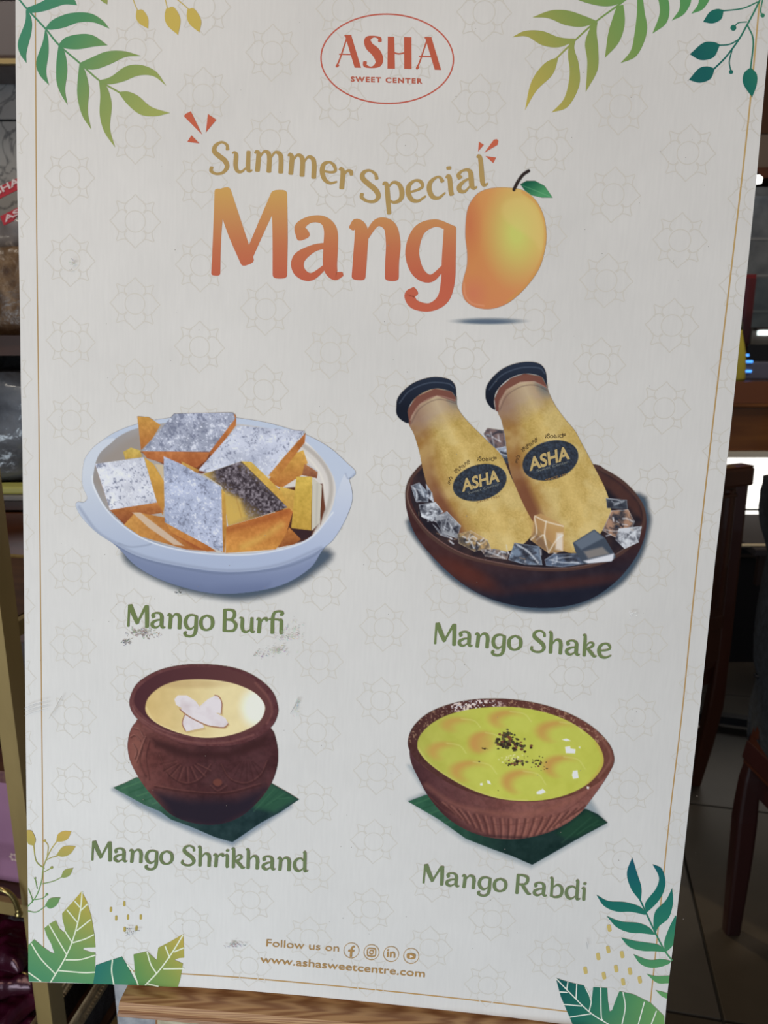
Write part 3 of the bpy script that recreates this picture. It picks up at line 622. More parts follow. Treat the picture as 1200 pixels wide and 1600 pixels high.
# behind the counter: menu column, grey appliance, shelf light
rc = thing('menu_stand', 'narrow dark red menu stand behind the counter', 'stand', (at(1169, 470, 3.55).x - .03, 3.55, ct))
boxo('panel', (0, 0, .22 + .05), (.10, .02, at(1169, 430, 3.55).z - ct - .10), mat('dark_red_panel', (104, 22, 30), .4), rc); boxo('foot', (0, 0, .006), (.12, .08, .012), m_black, rc)
boxo('stem', (0, 0, .05), (.02, .012, .10), m_black, rc)
m_steel = mat('grey_steel', (112, 118, 126), .4, metal=.3, noise=(20, (82, 88, 98), 3, (1, 1, 1)))
fz = thing('display_fridge', 'tall grey steel and glass display fridge behind the counter', 'fridge', (2.75, 4.9, 0))
zt = at(1190, 290, 4.6).z
boxo('body', (0, .03, zt / 2), (1.5, .55, zt), m_steel, fz)
for i in range(3):
    d = boxo('glass_door', (-.5 + i * .5, -.262, zt / 2 + .05), (.48, .02, zt - .2), mat('fridge_glass', (96, 104, 116), .12, spec=.8, noise=(7, (130, 138, 148), 5, (1, 1, 1))), fz)
    boxo('handle', (-.20, -.022, 0), (.02, .02, .5), mat('pale_handle', (170, 174, 180), .3, metal=.6), d)
for i in range(5): boxo('shelf_edge', (0, -.276, zt - .28 - i * .20), (1.5, .006, .012), mat('shelf_edge_grey', (142, 148, 156), .4), fz)
ts = thing('wall_cabinet', 'row of dark brown wall cabinets above the grey fridge', 'cabinet', (2.6, 4.9, 0)); zb, zb2 = at(1195, 278, 4.62).z, at(1195, 262, 4.62).z
boxo('valance', (0, -.02, (zb + zb2) / 2), (2.0, .55, zb2 - zb), mat('valance_wood', (78, 38, 22), .4), ts)
boxo('cornice', (0, 0, (2.38 + 2.95) / 2 + .02), (2.0, .50, .40), mat('cornice_wood', (84, 50, 30), .4), ts); boxo('back_panel', (0, .02, (zb2 + 2.60) / 2), (2.0, .5, 2.60 - zb2), mat('taupe_panel', (128, 112, 104), .6), ts)
l1 = thing('shelf_lamp', 'small white lit strip lamp beside the grey fridge', 'lamp', at(1204, 520, 3.9)); boxo('diffuser', (0, 0, 0), (.13, .02, .026), mat('lamp_white', (255, 255, 250), .5, emit=(255, 252, 244), strength=2.2), l1, bev=.004); boxo('housing', (0, .02, .018), (.15, .05, .016), mat('lamp_housing', (50, 30, 28), .5), l1); boxo('bracket', (.02, .08, -.03), (.20, .10, .11), mat('bracket_taupe', (96, 84, 78), .5), l1)
l2 = thing('spotlight', 'tiny bright spotlight under the dark brown valance', 'lamp', at(1183, 281, 4.55)); bm = bmesh.new(); lathe(bm, [(.010, -.02), (.024, -.018), (.026, .01), (.012, .022)], 16); bmobj('lamp_head', bm, mat('spot_glow', (255, 255, 250), .5, emit=(255, 255, 248), strength=4), l2, smooth=True); boxo('arm', (0, .03, .03), (.012, .06, .02), m_black, l2)

# table with dark top
tb = thing('dining_table', 'dark-topped dining table behind the wooden chair', 'table', (1.70, 2.62, 0))
zt_ = at(1180, 862, 2.38).z
boxo('tabletop', (0, 0, zt_ - .004), (1.0, .48, .022), mat('dark_grey_top', (58, 53, 55), .75, spec=.15), tb, bev=.003)
boxo('apron', (0, -.18, zt_ - .075), (.92, .02, .115), mat('dark_apron', (44, 28, 22), .35), tb); boxo('apron', (0, .18, zt_ - .075), (.92, .02, .115), m_black, tb)
for x in (.02, .42): boxo('leg', (x, 0, (zt_ - .02) / 2 + .02), (.05, .07, zt_ - .06), m_black, tb)
for x in (.02, .42): boxo('foot', (x, 0, .0225), (.06, .44, .016), m_black, tb)
fr0, fr1 = on_floor(1090, 1119, .03), on_floor(1215, 1136, .03)
boxo('foot_rail', Vector(((fr0.x + fr1.x) / 2 - 1.70, (fr0.y + fr1.y) / 2 - 2.62, .036)), ((fr1 - fr0).length + .3, .035, .03), m_black, tb).rotation_euler = (0, 0, math.atan2(fr1.y - fr0.y, fr1.x - fr0.x))
tag(boxo('menu_card', at(1180, 855, 2.42) + Vector((0, .01, .004)), (.10, .024, .004), mat('cream_card', (196, 182, 150), .6)), 'cream menu card at the near edge of the dark table', 'menu')

# wooden chair seen from behind, next to the board
m_ch = mat('dark_chair_wood', (62, 30, 18), .30, noise=(7, (44, 20, 13), 4, (1, 1, .2)), coat=.35, spec=.4)
m_chl = mat('chair_wood_lit_top', (98, 54, 28), .3, noise=(9, (80, 42, 22), 4, (1, .3, 1)), coat=.3)  # lighter copy of the chair wood, for the lit upper side
def make_chair(name, label, group, F, Rr, base, top_h, rake_foot, lean, width=.44, depth=.42, name_stretch=True):
    """F points the way the chair faces, Rr along the back to the sitter's side; base = rear post on the Rr end, at the floor below the seat"""
    t = thing(name, label, 'chair', (base.x, base.y, 0), group); Z = Vector((0, 0, 1)); seat_h = .455
    def post(o, sgn):
        pts = [o + rake_foot + Z * .002, o + rake_foot * .35 + Z * .22, o + Z * .42, o - lean * -.45 + Z * .72, o + lean + Z * (top_h - .03)]
        return [tuple(p) for p in smooth_run([tuple(q) for q in pts], 6)]
    for a in (0, -width):
        tubeo('rear_leg', post(Rr * a, 1), (list(np.interp(np.arange(13), [0, 5, 9, 12], [.018, .023, .025, .021])) + ([.016] * 12 if not name_stretch else [.021] * 12)), m_ch, t, 12, (1, .85))
        f = Rr * a * .96 + F * depth
        tubeo('front_leg', [tuple(f + Z * .002), tuple(f + Z * .22 + F * .006), tuple(f + Z * .42)], [.015, .018, .021], m_ch, t, 12, (1, 1))
    bm = bmesh.new(); mid = -Rr * width / 2
    Mx = Matrix((tuple(Rr), tuple(F), (0, 0, 1))).transposed()
    box(bm, mid + F * (depth / 2 + .012) + Z * seat_h, (width + .02, depth + .03, .035), Mx, .010); bmobj('seat', bm, m_ch, t)
    bm = bmesh.new(); box(bm, mid + F * depth / 2 + Z * (seat_h - .045), (width - .02, depth - .02, .055), Mx); bmobj('apron', bm, m_ch, t)
    for f_, z in (((.18, .20),) if name_stretch else ()):
        for a in (0, -width): tubeo('stretcher', [tuple(Rr * a + Z * z + F * .01), tuple(Rr * a * .97 + F * (depth - .01) + Z * z)], .011, m_ch, t, 8, (1, 1))
    # back: top rail and raised panel, set in the leaning plane
    q0 = lean * .62 + Z * .80 - Rr * width / 2
    bd = (lean * 1.0 + Z * .32).normalized()
    nF = Rr.cross(bd).normalized(); Mb = Matrix((tuple(Rr), tuple(nF), tuple(bd))).transposed()
    tr = lean + Z * (top_h - .012) - Rr * width / 2
    bm = bmesh.new(); box(bm, tr, (width + .055, .052, .055), Mb, .008); bmobj('top_rail', bm, m_ch, t); bm = bmesh.new(); box(bm, tr + bd * .0295, (width + .050, .047, .005), Mb, .002); bmobj('lit_top_slab', bm, m_chl, t)  # brighter upper side of the rail put in as a thin lighter slab
    bm = bmesh.new(); pl_ = top_h - .49; box(bm, tr - bd * (pl_ / 2 + .01), (width - .035, .018, pl_), Mb); bmobj('back_panel', bm, m_ch, t)
    for s_ in (-1, 1):
        bm = bmesh.new(); box(bm, tr - bd * .215 + nF * .012 * s_, (width - .16, .012, .28), Mb, .005); bmobj('raised_panel', bm, m_ch, t)
        for dx in (-1, 1): bm = bmesh.new(); box(bm, tr - bd * .215 + nF * .012 * s_ + Rr * dx * (width / 2 - .045), (.014, .014, .36), Mb, .003); bmobj('moulding', bm, m_ch, t)
        bm = bmesh.new(); box(bm, tr - bd * .052 + nF * .014 * s_, (width - .05, .012, .010), Mb, .003); bmobj('moulding', bm, m_ch, t)
    bm = bmesh.new(); box(bm, tr - bd * .44, (width - .02, .022, .045), Mb, .003); bmobj('lower_rail', bm, m_ch, t)
    return t
b1 = at(1128, 1010, 2.16); F1 = Vector((-.42, .907, 0)).normalized(); R1 = Vector((F1.y, -F1.x, 0))
topw = at(1157, 742, 2.16); foot = on_floor(1084, 1225)
make_chair('dining_chair', 'dark wooden dining chair with panelled back before the lit showcase', 'dark wooden dining chairs', F1, R1, b1, topw.z + .01, Vector((foot.x - b1.x, foot.y - b1.y, 0)), Vector((topw.x - b1.x, topw.y - b1.y, 0)))
# nearer chair with a jacket over its back
ft = on_floor(1142, 1456); tpz = at(1168, 1150, ft.y + .01)
F2 = Vector((1, .10, 0)).normalized(); R2 = Vector((-.10, 1, 0)).normalized()
b2 = Vector((at(1174, 1215, ft.y).x, ft.y + .005, 0))
chair2 = make_chair('dining_chair', 'dark red-brown dining chair with a dark jacket over its back', 'dark wooden dining chairs', F2, R2, b2, .95, Vector((ft.x - b2.x, ft.y - b2.y, 0)), Vector((at(1266, 800, ft.y).x - b2.x, 0, 0)), .44, .42, False)
m_mah = mat('mahogany_leg', (46, 14, 11), .45, noise=(8, (30, 9, 8), 3, (1, 1, .3)), coat=.3)
for ch in chair2.children:
    if ch.name.split('.')[0] in ('rear_leg', 'front_leg', 'apron', 'stretcher', 'seat', 'lower_rail'):
        ch.data.materials.clear(); ch.data.materials.append(m_mah)
tubeo('leg_brace', [tuple(Vector((0.0, 0, .44))), tuple(Vector((.10, -.01, .30))), tuple(Vector((.20, -.02, .12)))], .014, m_mah, chair2, 10, (1, 1.2))
# jacket hung over that chair back; its far edge follows the hanging cloth
m_jk = mat('charcoal_cloth', (38, 41, 46), .85, noise=(60, (24, 26, 30), 4, (1, 1, 1)), bump=(90, .5))
JP = [at(x, y, 1.60) for x, y in [(1195, 1190), (1175, 1177), (1167, 1150), (1168, 1100), (1179, 1056), (1172, 1035), (1172, 1000), (1178, 950), (1189, 900), (1199, 868), (1195, 845), (1188, 822), (1184, 795), (1188, 768), (1198, 746)]]
jz = np.array([p.z for p in JP]); jx = np.array([p.x for p in JP])
jk = thing('jacket', 'charcoal jacket hanging over the near dining chair back', 'jacket', (b2.x, b2.y - .2, float(jz[0])))
bm = bmesh.new(); rows = []; NZ, NA = 44, 40
for i in range(NZ + 1):
    z = jz[0] + (jz[-1] - jz[0]) * i / NZ; xl = np.interp(z, jz, jx) - b2.x; row = []; t = i / NZ
    wd = .15 * (1 - max(0, t - .93) * 8)
    for k in range(NA):
        a = 2 * math.pi * k / NA; ca, sa = math.cos(a), math.sin(a); x = math.copysign(abs(ca) ** .35, ca); y = math.copysign(abs(sa) ** .35, sa)
        fold = .006 * math.sin(5 * a + 7 * t) + .005 * math.sin(11 * a - 9 * t)
        row.append(bm.verts.new((xl + (x + 1) / 2 * wd + fold * (1 if x > -.9 else .4), y * .24 + fold, z - jz[0])))
    rows.append(row)
for r0, r1 in zip(rows, rows[1:]):
    for k in range(NA): bm.faces.new((r0[k], r0[(k + 1) % NA], r1[(k + 1) % NA], r1[k]))
bm.faces.new(rows[-1]); bm.faces.new(rows[0][::-1])
bmobj('shell', bm, m_jk, jk, smooth=True)
x0 = float(jx[7] - b2.x)
tubeo('sleeve', [tuple(p) for p in smooth_run([(x0 + .03, -.12, .50), (x0 - .0, -.15, .38), (x0 - .005, -.15, .24), (x0 + .01, -.14, .08)], 6)], .034, m_jk, jk, 12)
bm = bmesh.new(); bm2 = at(1178, 1054, 1.60); lathe(bm, [(.007, -.004), (.009, 0), (.007, .004)], 12); bmobj('button', bm, m_black, jk, (bm2.x - b2.x + .006, .20, bm2.z - float(jz[0])))

# ------------------------------------------------------------------ the poster board
poster = thing('poster_board', 'large cream menu poster of mango sweets standing on the wooden easel ledge', 'poster')
poster.matrix_world = PMAT
edge = [(24, -70), (24.5, 100), (26, 250), (28.5, 350), (31, 470), (32.5, 600), (35, 700), (37, 860), (38.5, 1000), (40, 1150), (42, 1300), (44, 1430), (45.5, 1534),
        (110, 1536), (200, 1538.5), (290, 1542), (380, 1547.5), (480, 1556), (590, 1567), (720, 1581), (800, 1590), (870, 1599), (950, 1609), (1037, 1622),
        (1042, 1560), (1056, 1440), (1069, 1330), (1082, 1210), (1094.5, 1100), (1106, 990), (1117, 880), (1129, 780), (1138.5, 700), (1150, 590), (1160, 490), (1171, 390), (1182, 280), (1190, 190), (1198, 100), (1209, -10), (1214, -70)]
bm = bmesh.new()
fr = [bm.verts.new((*uv(*p), 0)) for p in edge]; bk = [bm.verts.new((*uv(*p), -.005)) for p in edge]
bm.faces.new(fr); bm.faces.new(bk[::-1])
for i in range(len(edge)):
    j = (i + 1) % len(edge); bm.faces.new((fr[i], bk[i], bk[j], fr[j]))
BOARD = mat('board_paper', (231, 229, 226), .55, spec=.05)
nt = BOARD.node_tree; bs = nt.nodes['Principled BSDF']
tc = nt.nodes.new('ShaderNodeTexCoord'); n1 = nt.nodes.new('ShaderNodeTexNoise'); n1.inputs['Scale'].default_value = 9; n1.inputs['Detail'].default_value = 5
mp = nt.nodes.new('ShaderNodeMapping'); mp.inputs['Scale'].default_value = (420, 40, 1); n2 = nt.nodes.new('ShaderNodeTexNoise'); n2.inputs['Scale'].default_value = 1; n2.inputs['Detail'].default_value = 2
r1 = nt.nodes.new('ShaderNodeValToRGB'); r1.color_ramp.elements[0].position = .3; r1.color_ramp.elements[1].position = .7
r1.color_ramp.elements[0].color = (*(PAPER * .955), 1); r1.color_ramp.elements[1].color = (*(PAPER * 1.03), 1)
mx = nt.nodes.new('ShaderNodeMix'); mx.data_type = 'RGBA'; mx.blend_type = 'MULTIPLY'; mx.inputs['Factor'].default_value = 1
r2 = nt.nodes.new('ShaderNodeValToRGB'); r2.color_ramp.elements[0].position = .3; r2.color_ramp.elements[1].position = .7
r2.color_ramp.elements[0].color = (.965, .965, .965, 1); r2.color_ramp.elements[1].color = (1, 1, 1, 1)
nt.links.new(tc.outputs['Object'], n1.inputs['Vector']); nt.links.new(tc.outputs['Object'], mp.inputs[0]); nt.links.new(mp.outputs[0], n2.inputs['Vector'])
nt.links.new(n1.outputs['Fac'], r1.inputs[0]); nt.links.new(n2.outputs['Fac'], r2.inputs[0]); nt.links.new(r1.outputs[0], mx.inputs['A']); nt.links.new(r2.outputs[0], mx.inputs['B']); nt.links.new(mx.outputs['Result'], bs.inputs['Base Color'])
bmobj('board', bm, BOARD, poster)

# faint lotus outlines, a half-drop lattice: u = -.2665 + .0572 i, v = .7905 - .0686 j
def uv_inv(u, v):
    q = P0 + PU * u + PV * v - CP; z = q.dot(FW); return 600 + FPX * q.dot(RX) / z, 800 + FPX * q.dot(DN) / z
def motif_lines():
    L = [[(math.cos(a) * .0088, math.sin(a) * .0088) for a in np.linspace(0, 2 * math.pi, 29)]]
    for k in range(4):
        a = k * math.pi / 2; c, s_ = math.cos(a), math.sin(a); R_ = lambda x, y: (x * c - y * s_, x * s_ + y * c)
        for sg in (1, -1):
            L.append([R_(x, sg * y) for x, y in smooth_run([(.0075, .0068), (.0105, .0093), (.0150, .0078), (.0185, .0035), (.0222, 0)], 5)])
        L.append([R_(x, y) for x, y in smooth_run([(.0066, .0150), (.0105, .0147), (.0160, .0165)], 4)]); L.append([R_(x, y) for x, y in smooth_run([(.0150, .0066), (.0147, .0105), (.0165, .0160)], 4)])
    return L
_e = [uv(*p) for p in edge]; _l = sorted([(b, a) for a, b in _e[:13]]); _r = sorted([(b, a) for a, b in _e[23:]])
_topv = min(_e[0][1], _e[-1][1]) - .001; _lv, _lu = zip(*_l); _rv, _ru = zip(*_r)
def motif_mesh(u0, v0, col):
    V, Fa = [], []
    for ln in motif_lines():
        p = np.array(ln); d = np.gradient(p, axis=0); d /= np.hypot(d[:, 0], d[:, 1])[:, None] + 1e-12; nn = np.stack([-d[:, 1], d[:, 0]], 1) * .00042
        ok = (p[:, 0] + u0 < np.interp(p[:, 1] + v0, _rv, _ru) - .0006) & (p[:, 0] + u0 > np.interp(p[:, 1] + v0, _lv, _lu) + .0006) & (p[:, 1] + v0 < _topv); k = len(V)
        zz = 1.6e-6 * len(Fa) / 10; V += [(x, y, zz) for x, y in p + nn] + [(x, y, zz) for x, y in p - nn]; n = len(p)
        Fa += [(k + i, k + i + 1, k + n + i + 1, k + n + i) for i in range(n - 1) if ok[i] and ok[i + 1]]
    me = bpy.data.meshes.new('lotus_outline'); me.from_pydata(V, [], Fa); me.materials.append(col); return me
LOT = mat('lotus_ink', (221, 217, 209), .62, spec=.05)
lot_full = motif_mesh(0, .5, LOT); lot_h = next_h()
for i in range(-1, 11):
    for j2 in range(-4, 24):
        if (i + j2) % 2 == 0: continue                       # half drop
        u0, v0 = -.2665 + .0572 * i, .7905 - .0343 * j2
        if v0 < .018 or v0 > .93: continue
        me = lot_full if abs(u0) < .28 and v0 < .90 else motif_mesh(u0, v0, LOT)
        o = bpy.data.objects.new('lotus_outline', me); COL.objects.link(o); o.parent = poster; o.location = (u0, v0, lot_h)

GOLD = (181, 146, 92)
k = Ink()
for run in ([(55, -40, 1.9), (57, 330, 1.8), (60.5, 640, 1.8), (64, 1010, 1.7), (66.5, 1260, 1.7), (68.5, 1500, 1.6)],
            [(68.5, 1500, 1.8), (120, 1510, 1.8), (200, 1516.5, 1.8), (288, 1521.7, 1.8), (397, 1529, 1.9), (560, 1544, 1.9), (720, 1560.5, 1.9), (883, 1580, 1.9), (1013, 1597, 1.9)],
            [(1013, 1597, 2), (1030, 1435, 2), (1047, 1270, 2), (1066, 1110, 2.1), (1083, 940, 2.2), (1100.5, 778, 2.3), (1121, 600, 2.4), (1145, 400, 2.5), (1170, 180, 2.6), (1187, 0, 2.6), (1191, -40, 2.6)]):
    k.stroke(run, GOLD, 10, flat=True)
k.build('border_line', poster, 'thin gold printed border line')

# --- oval sign
RED = (196, 88, 62)
k = Ink(); k.ring((605, 92), 103.5, 69.8, 2.3, (200, 92, 74), 96, .02)
T = lambda x, y: (521 + 168 * x + 2 * (1 - y), 105 + 4.5 * x - y * 51)
_s = 1 / 4.615
logo_caps(k, T, RED, _s)
plain(k, 'SWEET CENTER', (548, 127.4), (660, 130.6), 8.0, (190, 88, 66), offset=.04, spacing=1.25)
k.build('oval_logo', poster, 'red printed oval logo with shop name')

# --- heading
HG = (178, 144, 84)
k = lettering('Summer', [(327, 273), (352, 271.5), (380, 269.5), (415, 269.5), (450, 273), (482, 278), (512, 286), (532, 295), (551, 302)], 34.5, HG, up=(.03, -1), weight=1.12)
lettering('Special', [(563, 314), (592, 317), (622, 317.5), (655, 315), (690, 309.5), (720, 302), (745, 295), (764, 289)], 34.5, HG, up=(-.10, -1), weight=1.12, ik=k)
k.build('heading_lettering', poster, 'gold curved heading lettering')
tg = grad((0, 298), (0, 480), [(212, 160, 82), (206, 138, 80), (203, 112, 72), (202, 96, 68), (206, 98, 70)])
k = lettering('Mang', [(328, 430), (450, 434.5), (560, 437), (716, 441)], 96, tg, up=(.02, -1), weight=1.16)
k.build('title_lettering', poster, 'large orange to red gradient title lettering')
RB = (206, 95, 66)
for p in ([(287.3, 181.7), (290, 178), (298.3, 174), (316, 210.7)], [(325, 178.3), (338.3, 187.3), (321.7, 207.3)], [(299.3, 211.7), (292.7, 221.7), (311.7, 224.3)],
          [(748, 221.5), (756, 226.5), (747, 237)], [(756.5, 239), (771.5, 218.5), (776, 217.5), (778.5, 220), (777.5, 226.5)], [(758.3, 244), (775, 246.5), (770.7, 255)]):
    k = Ink(); k.fill(p, RB); k.build('burst_mark', poster, 'small red burst mark beside the heading', h=3e-4)

# --- mango
c = Canvas(690, 250, 1.875, 340, 490)
def MC(p): return [(x + 260 * 1.875 - 690 * 1.875, y + 160 * 1.875 - 250 * 1.875) for x, y in p]
ox, oy = (260 - 690) * 1.875, (160 - 250) * 1.875
body = MC([(893, 290), (915, 265), (950, 252), (1000, 250), (1045, 258), (1080, 285), (1104, 330), (1113, 385), (1108, 435), (1090, 490), (1050, 545), (1000, 588), (950, 605), (905, 600), (876, 580), (866, 550), (870, 518), (880, 480), (881, 440), (876, 395), (877, 350), (882, 315)])
c.ell(945 + ox, 641 + oy, 92, 9, (122, 136, 148), .0, 8, .7); c.ell(940 + ox, 642 + oy, 58, 5, (84, 98, 116), 0, 6, .8)
def mcol(X, Y):
    X = X - ox; Y = Y - oy
    base = mixc((213, 134, 72), (226, 172, 92), np.clip((X - 880) / 200 - (Y - 300) / 900, 0, 1))
    base = base * (1 - np.clip((Y - 430) / 180, 0, 1)[..., None]) + np.array((218, 132, 80)) * np.clip((Y - 430) / 180, 0, 1)[..., None]
    r = np.hypot((X - 1025) / 95, (Y - 385) / 150); t = np.clip(1.15 - r, 0, 1)[..., None] ** 1.1
    base = base * (1 - t * .9) + np.array((200, 205, 98)) * t * .9
    t2 = np.clip(1 - np.hypot((X - 888) / 40, (Y - 360) / 120), 0, 1)[..., None]; base = base * (1 - t2 * .7) + np.array((205, 106, 66)) * t2 * .7
    t3 = np.clip(1 - np.hypot((X - 900) / 50, (Y - 560) / 60), 0, 1)[..., None]; return base * (1 - t3 * .6) + np.array((214, 112, 84)) * t3 * .6
m = c.poly(body, mcol, 2.5, loop=True)
c.poly(MC([(985, 300), (1010, 282), (1050, 282), (1085, 320), (1100, 370), (1098, 430), (1070, 400), (1010, 360), (985, 330)]), (222, 190, 110), 20, .45, True, m)
c.line(MC([(1045, 262), (1085, 295), (1108, 345), (1112, 400), (1100, 460), (1060, 530), (1000, 585)]), 9, (214, 146, 70), 8, .7, m)
c.line(MC([(872, 530), (876, 565), (895, 588), (930, 596)]), 3, (232, 165, 130), 5, .55, m)
c.line(MC([(1018, 256), (1030, 232), (1045, 212), (1061, 201)]), 9, (48, 38, 36), 2.5)
lf = c.poly(MC([(1037, 240), (1055, 230), (1080, 230), (1108, 245), (1131, 279), (1100, 279), (1070, 272), (1050, 258)]), lambda X, Y: mixc((22, 92, 66), (74, 150, 96), (X - ox - 1040) / 80 + (Y - oy - 250) / 60), 2.2)
c.line(MC([(1040, 243), (1080, 258), (1126, 277)]), 2, (120, 180, 130), 2.5, .5, lf)
c.build('mango_picture', poster, 'printed orange mango with stem and green leaf')

# --- printed leaves
def leafset(name, label, org, sc, stems, leaves, col, discs=()):
    k = Ink(); P = lambda p: (org[0] + p[0] / sc, org[1] + p[1] / sc)
    for st, w in stems: k.stroke([(*P(p), w / sc) for p in st], col)
    for runs in leaves:
        pts = []
        for r in runs: q = smooth_run([P(p) for p in r], 6); pts += [tuple(a) for a in (q[:-1] if len(runs) > 1 else q)]
        k.fill(pts, col)
    for x, y, r in discs: k.disc(P((x, y)), r / sc, col)
    return k.build(name, poster, label)
leafset('palm_frond', 'green palm frond print in the upper left corner', (0, 0), 3,
    [([(80, -15), (125, 40), (215, 137), (275, 210), (375, 297), (465, 377), (560, 434)], 8)],
    [[[(122, 45), (118, 105), (85, 195), (93, 250), (125, 297)], [(125, 297), (125, 245), (148, 150), (148, 90), (128, 45)]],
     [[(122, 38), (170, 20), (210, 0), (240, -30)], [(240, -30), (330, -25), (362, 25)], [(362, 25), (300, 22), (230, 46), (180, 58), (122, 62)]],
     [[(212, 133), (250, 92), (330, 62), (420, 62), (480, 95), (513, 135)], [(513, 135), (440, 106), (370, 106), (300, 130), (240, 140), (212, 135)]],
     [[(212, 140), (200, 200), (170, 290), (185, 350), (230, 400)], [(230, 400), (217, 335), (228, 250), (226, 180), (216, 140)]],
     [[(275, 208), (310, 175), (380, 160), (440, 168), (505, 213)], [(505, 213), (440, 219), (370, 231), (310, 228), (275, 212)]],
     [[(275, 212), (265, 290), (265, 380), (285, 440), (317, 493)], [(317, 493), (306, 420), (316, 330), (305, 250), (278, 212)]],
     [[(375, 295), (430, 270), (500, 242), (580, 240), (662, 263)], [(662, 263), (590, 268), (520, 300), (450, 325), (400, 322), (375, 300)]],
     [[(373, 297), (365, 370), (363, 450), (385, 540), (428, 607)], [(428, 607), (412, 520), (418, 420), (402, 340), (380, 300)]],
     [[(468, 377), (520, 360), (590, 312), (660, 305), (730, 335), (780, 403)], [(780, 403), (720, 358), (650, 355), (580, 382), (510, 396), (468, 382)]],
     [[(465, 380), (470, 450), (468, 540), (490, 620), (540, 692)], [(540, 692), (516, 600), (524, 490), (502, 410), (470, 380)]],
     [[(555, 432), (600, 430), (650, 452), (710, 502), (797, 530)], [(797, 530), (730, 545), (660, 538), (600, 492), (555, 434)]]],
    grad((20, 40), (230, 190), [(62, 134, 104), (80, 138, 92), (132, 152, 84), (160, 166, 86)]))
leafset('palm_frond', 'olive palm frond print in the upper right corner', (800, 0), 3,
    [([(560, -30), (515, 12), (395, 100), (298, 187), (212, 270)], 8), ([(520, 5), (640, -60)], 8)],
    [[[(218, 266), (150, 300), (90, 385), (60, 518)], [(60, 518), (115, 425), (190, 350), (218, 268)]],
     [[(400, 100), (330, 72), (260, 50), (180, 50), (95, 82)], [(95, 82), (170, 86), (250, 118), (330, 126), (400, 104)]],
     [[(300, 183), (220, 175), (140, 146), (60, 146), (0, 175)], [(0, 175), (70, 172), (140, 212), (220, 222), (300, 190)]],
     [[(268, 200), (262, 260), (270, 350), (245, 460), (185, 528)], [(185, 528), (262, 500), (315, 400), (312, 300), (292, 230), (298, 185)]],
     [[(372, 115), (342, 200), (352, 290), (345, 432)], [(345, 432), (400, 330), (404, 230), (396, 150), (402, 95)]],
     [[(490, 30), (470, 90), (450, 160), (435, 272)], [(435, 272), (500, 200), (528, 110), (520, 5)]],
     [[(585, -40), (585, 60), (572, 170), (555, 240), (508, 297)], [(508, 297), (585, 260), (632, 150), (620, 50), (610, -40)]],
     [[(680, -30), (692, 60), (658, 158)], [(658, 158), (722, 110), (738, 40), (725, -30)]],
     [[(785, -30), (785, 40), (748, 97)], [(748, 97), (802, 70), (835, 20), (842, -30)]],
     [[(875, -30), (872, 20), (840, 65)], [(840, 65), (892, 45), (925, 0), (935, -30)]],
     [[(520, 14), (450, 30), (380, 22), (300, -5), (280, -40)], [(280, -40), (520, -40)], [(520, -40), (520, 14)]]],
    grad((815, 170), (1060, -10), [(196, 170, 72), (164, 156, 74), (130, 146, 74), (108, 146, 76), (80, 140, 80)]))
TEAL = (24, 92, 88)
leafset('leaf_sprig', 'dark teal leaf sprig print in the upper right corner', (800, 0), 3,
    [([(1170, -20), (1140, 45), (1100, 120), (1060, 190), (1000, 270), (945, 325)], 8), ([(1060, 187), (1020, 208), (972, 213)], 6), ([(1150, 10), (1080, 40), (985, 52)], 6),
     ([(1100, 103), (1060, 108), (1038, 130)], 5), ([(1030, 238), (1018, 290), (1026, 336)], 6), ([(1103, 118), (1130, 190), (1118, 320)], 7), ([(1178, -20), (1165, 50), (1174, 72)], 6)],
    [[[(950, 322), (915, 312), (875, 322), (828, 375)], [(828, 375), (880, 388), (930, 370), (950, 322)]],
     [[(975, 210), (945, 198), (895, 202), (833, 255)], [(833, 255), (885, 282), (945, 268), (975, 210)]],
     [[(992, 48), (960, 43), (925, 58), (895, 103)], [(895, 103), (940, 110), (980, 90), (992, 48)]],
     [[(1118, 316), (1086, 345), (1084, 395), (1125, 457)], [(1125, 457), (1146, 400), (1147, 350), (1118, 316)]]],
    grad((1080, 60), (1180, 20), [TEAL, (28, 104, 90), (50, 120, 90)]), [(1037, 131, 14), (1026, 338, 10), (1174, 73, 10)])
for st, lf_ in (([([(620, -15), (632, 20), (645, 50)], 4)], [[(640, 50), (668, 47), (694, 85), (695, 135)], [(695, 135), (655, 112), (638, 85), (640, 50)]]),
                ([([(772, -15), (784, 38)], 4)], [[(778, 42), (815, 35), (846, 90), (835, 165)], [(835, 165), (785, 120), (772, 80), (778, 42)]]),
                ([([(815, -15), (855, 18), (887, 46)], 4)], [[(878, 45), (910, 42), (943, 95), (935, 153)], [(935, 153), (890, 115), (876, 80), (878, 45)]]),
                ([], [[(462, -10), (480, 8), (503, 22)], [(503, 22), (505, -10)], [(505, -10), (462, -10)]])):
    leafset('leaf_sprig', 'small yellow leaf print at the top edge', (0, 0), 3, st, [lf_], grad((155, 0), (230, 10), [(130, 150, 80), (198, 172, 84), (204, 174, 78)]))
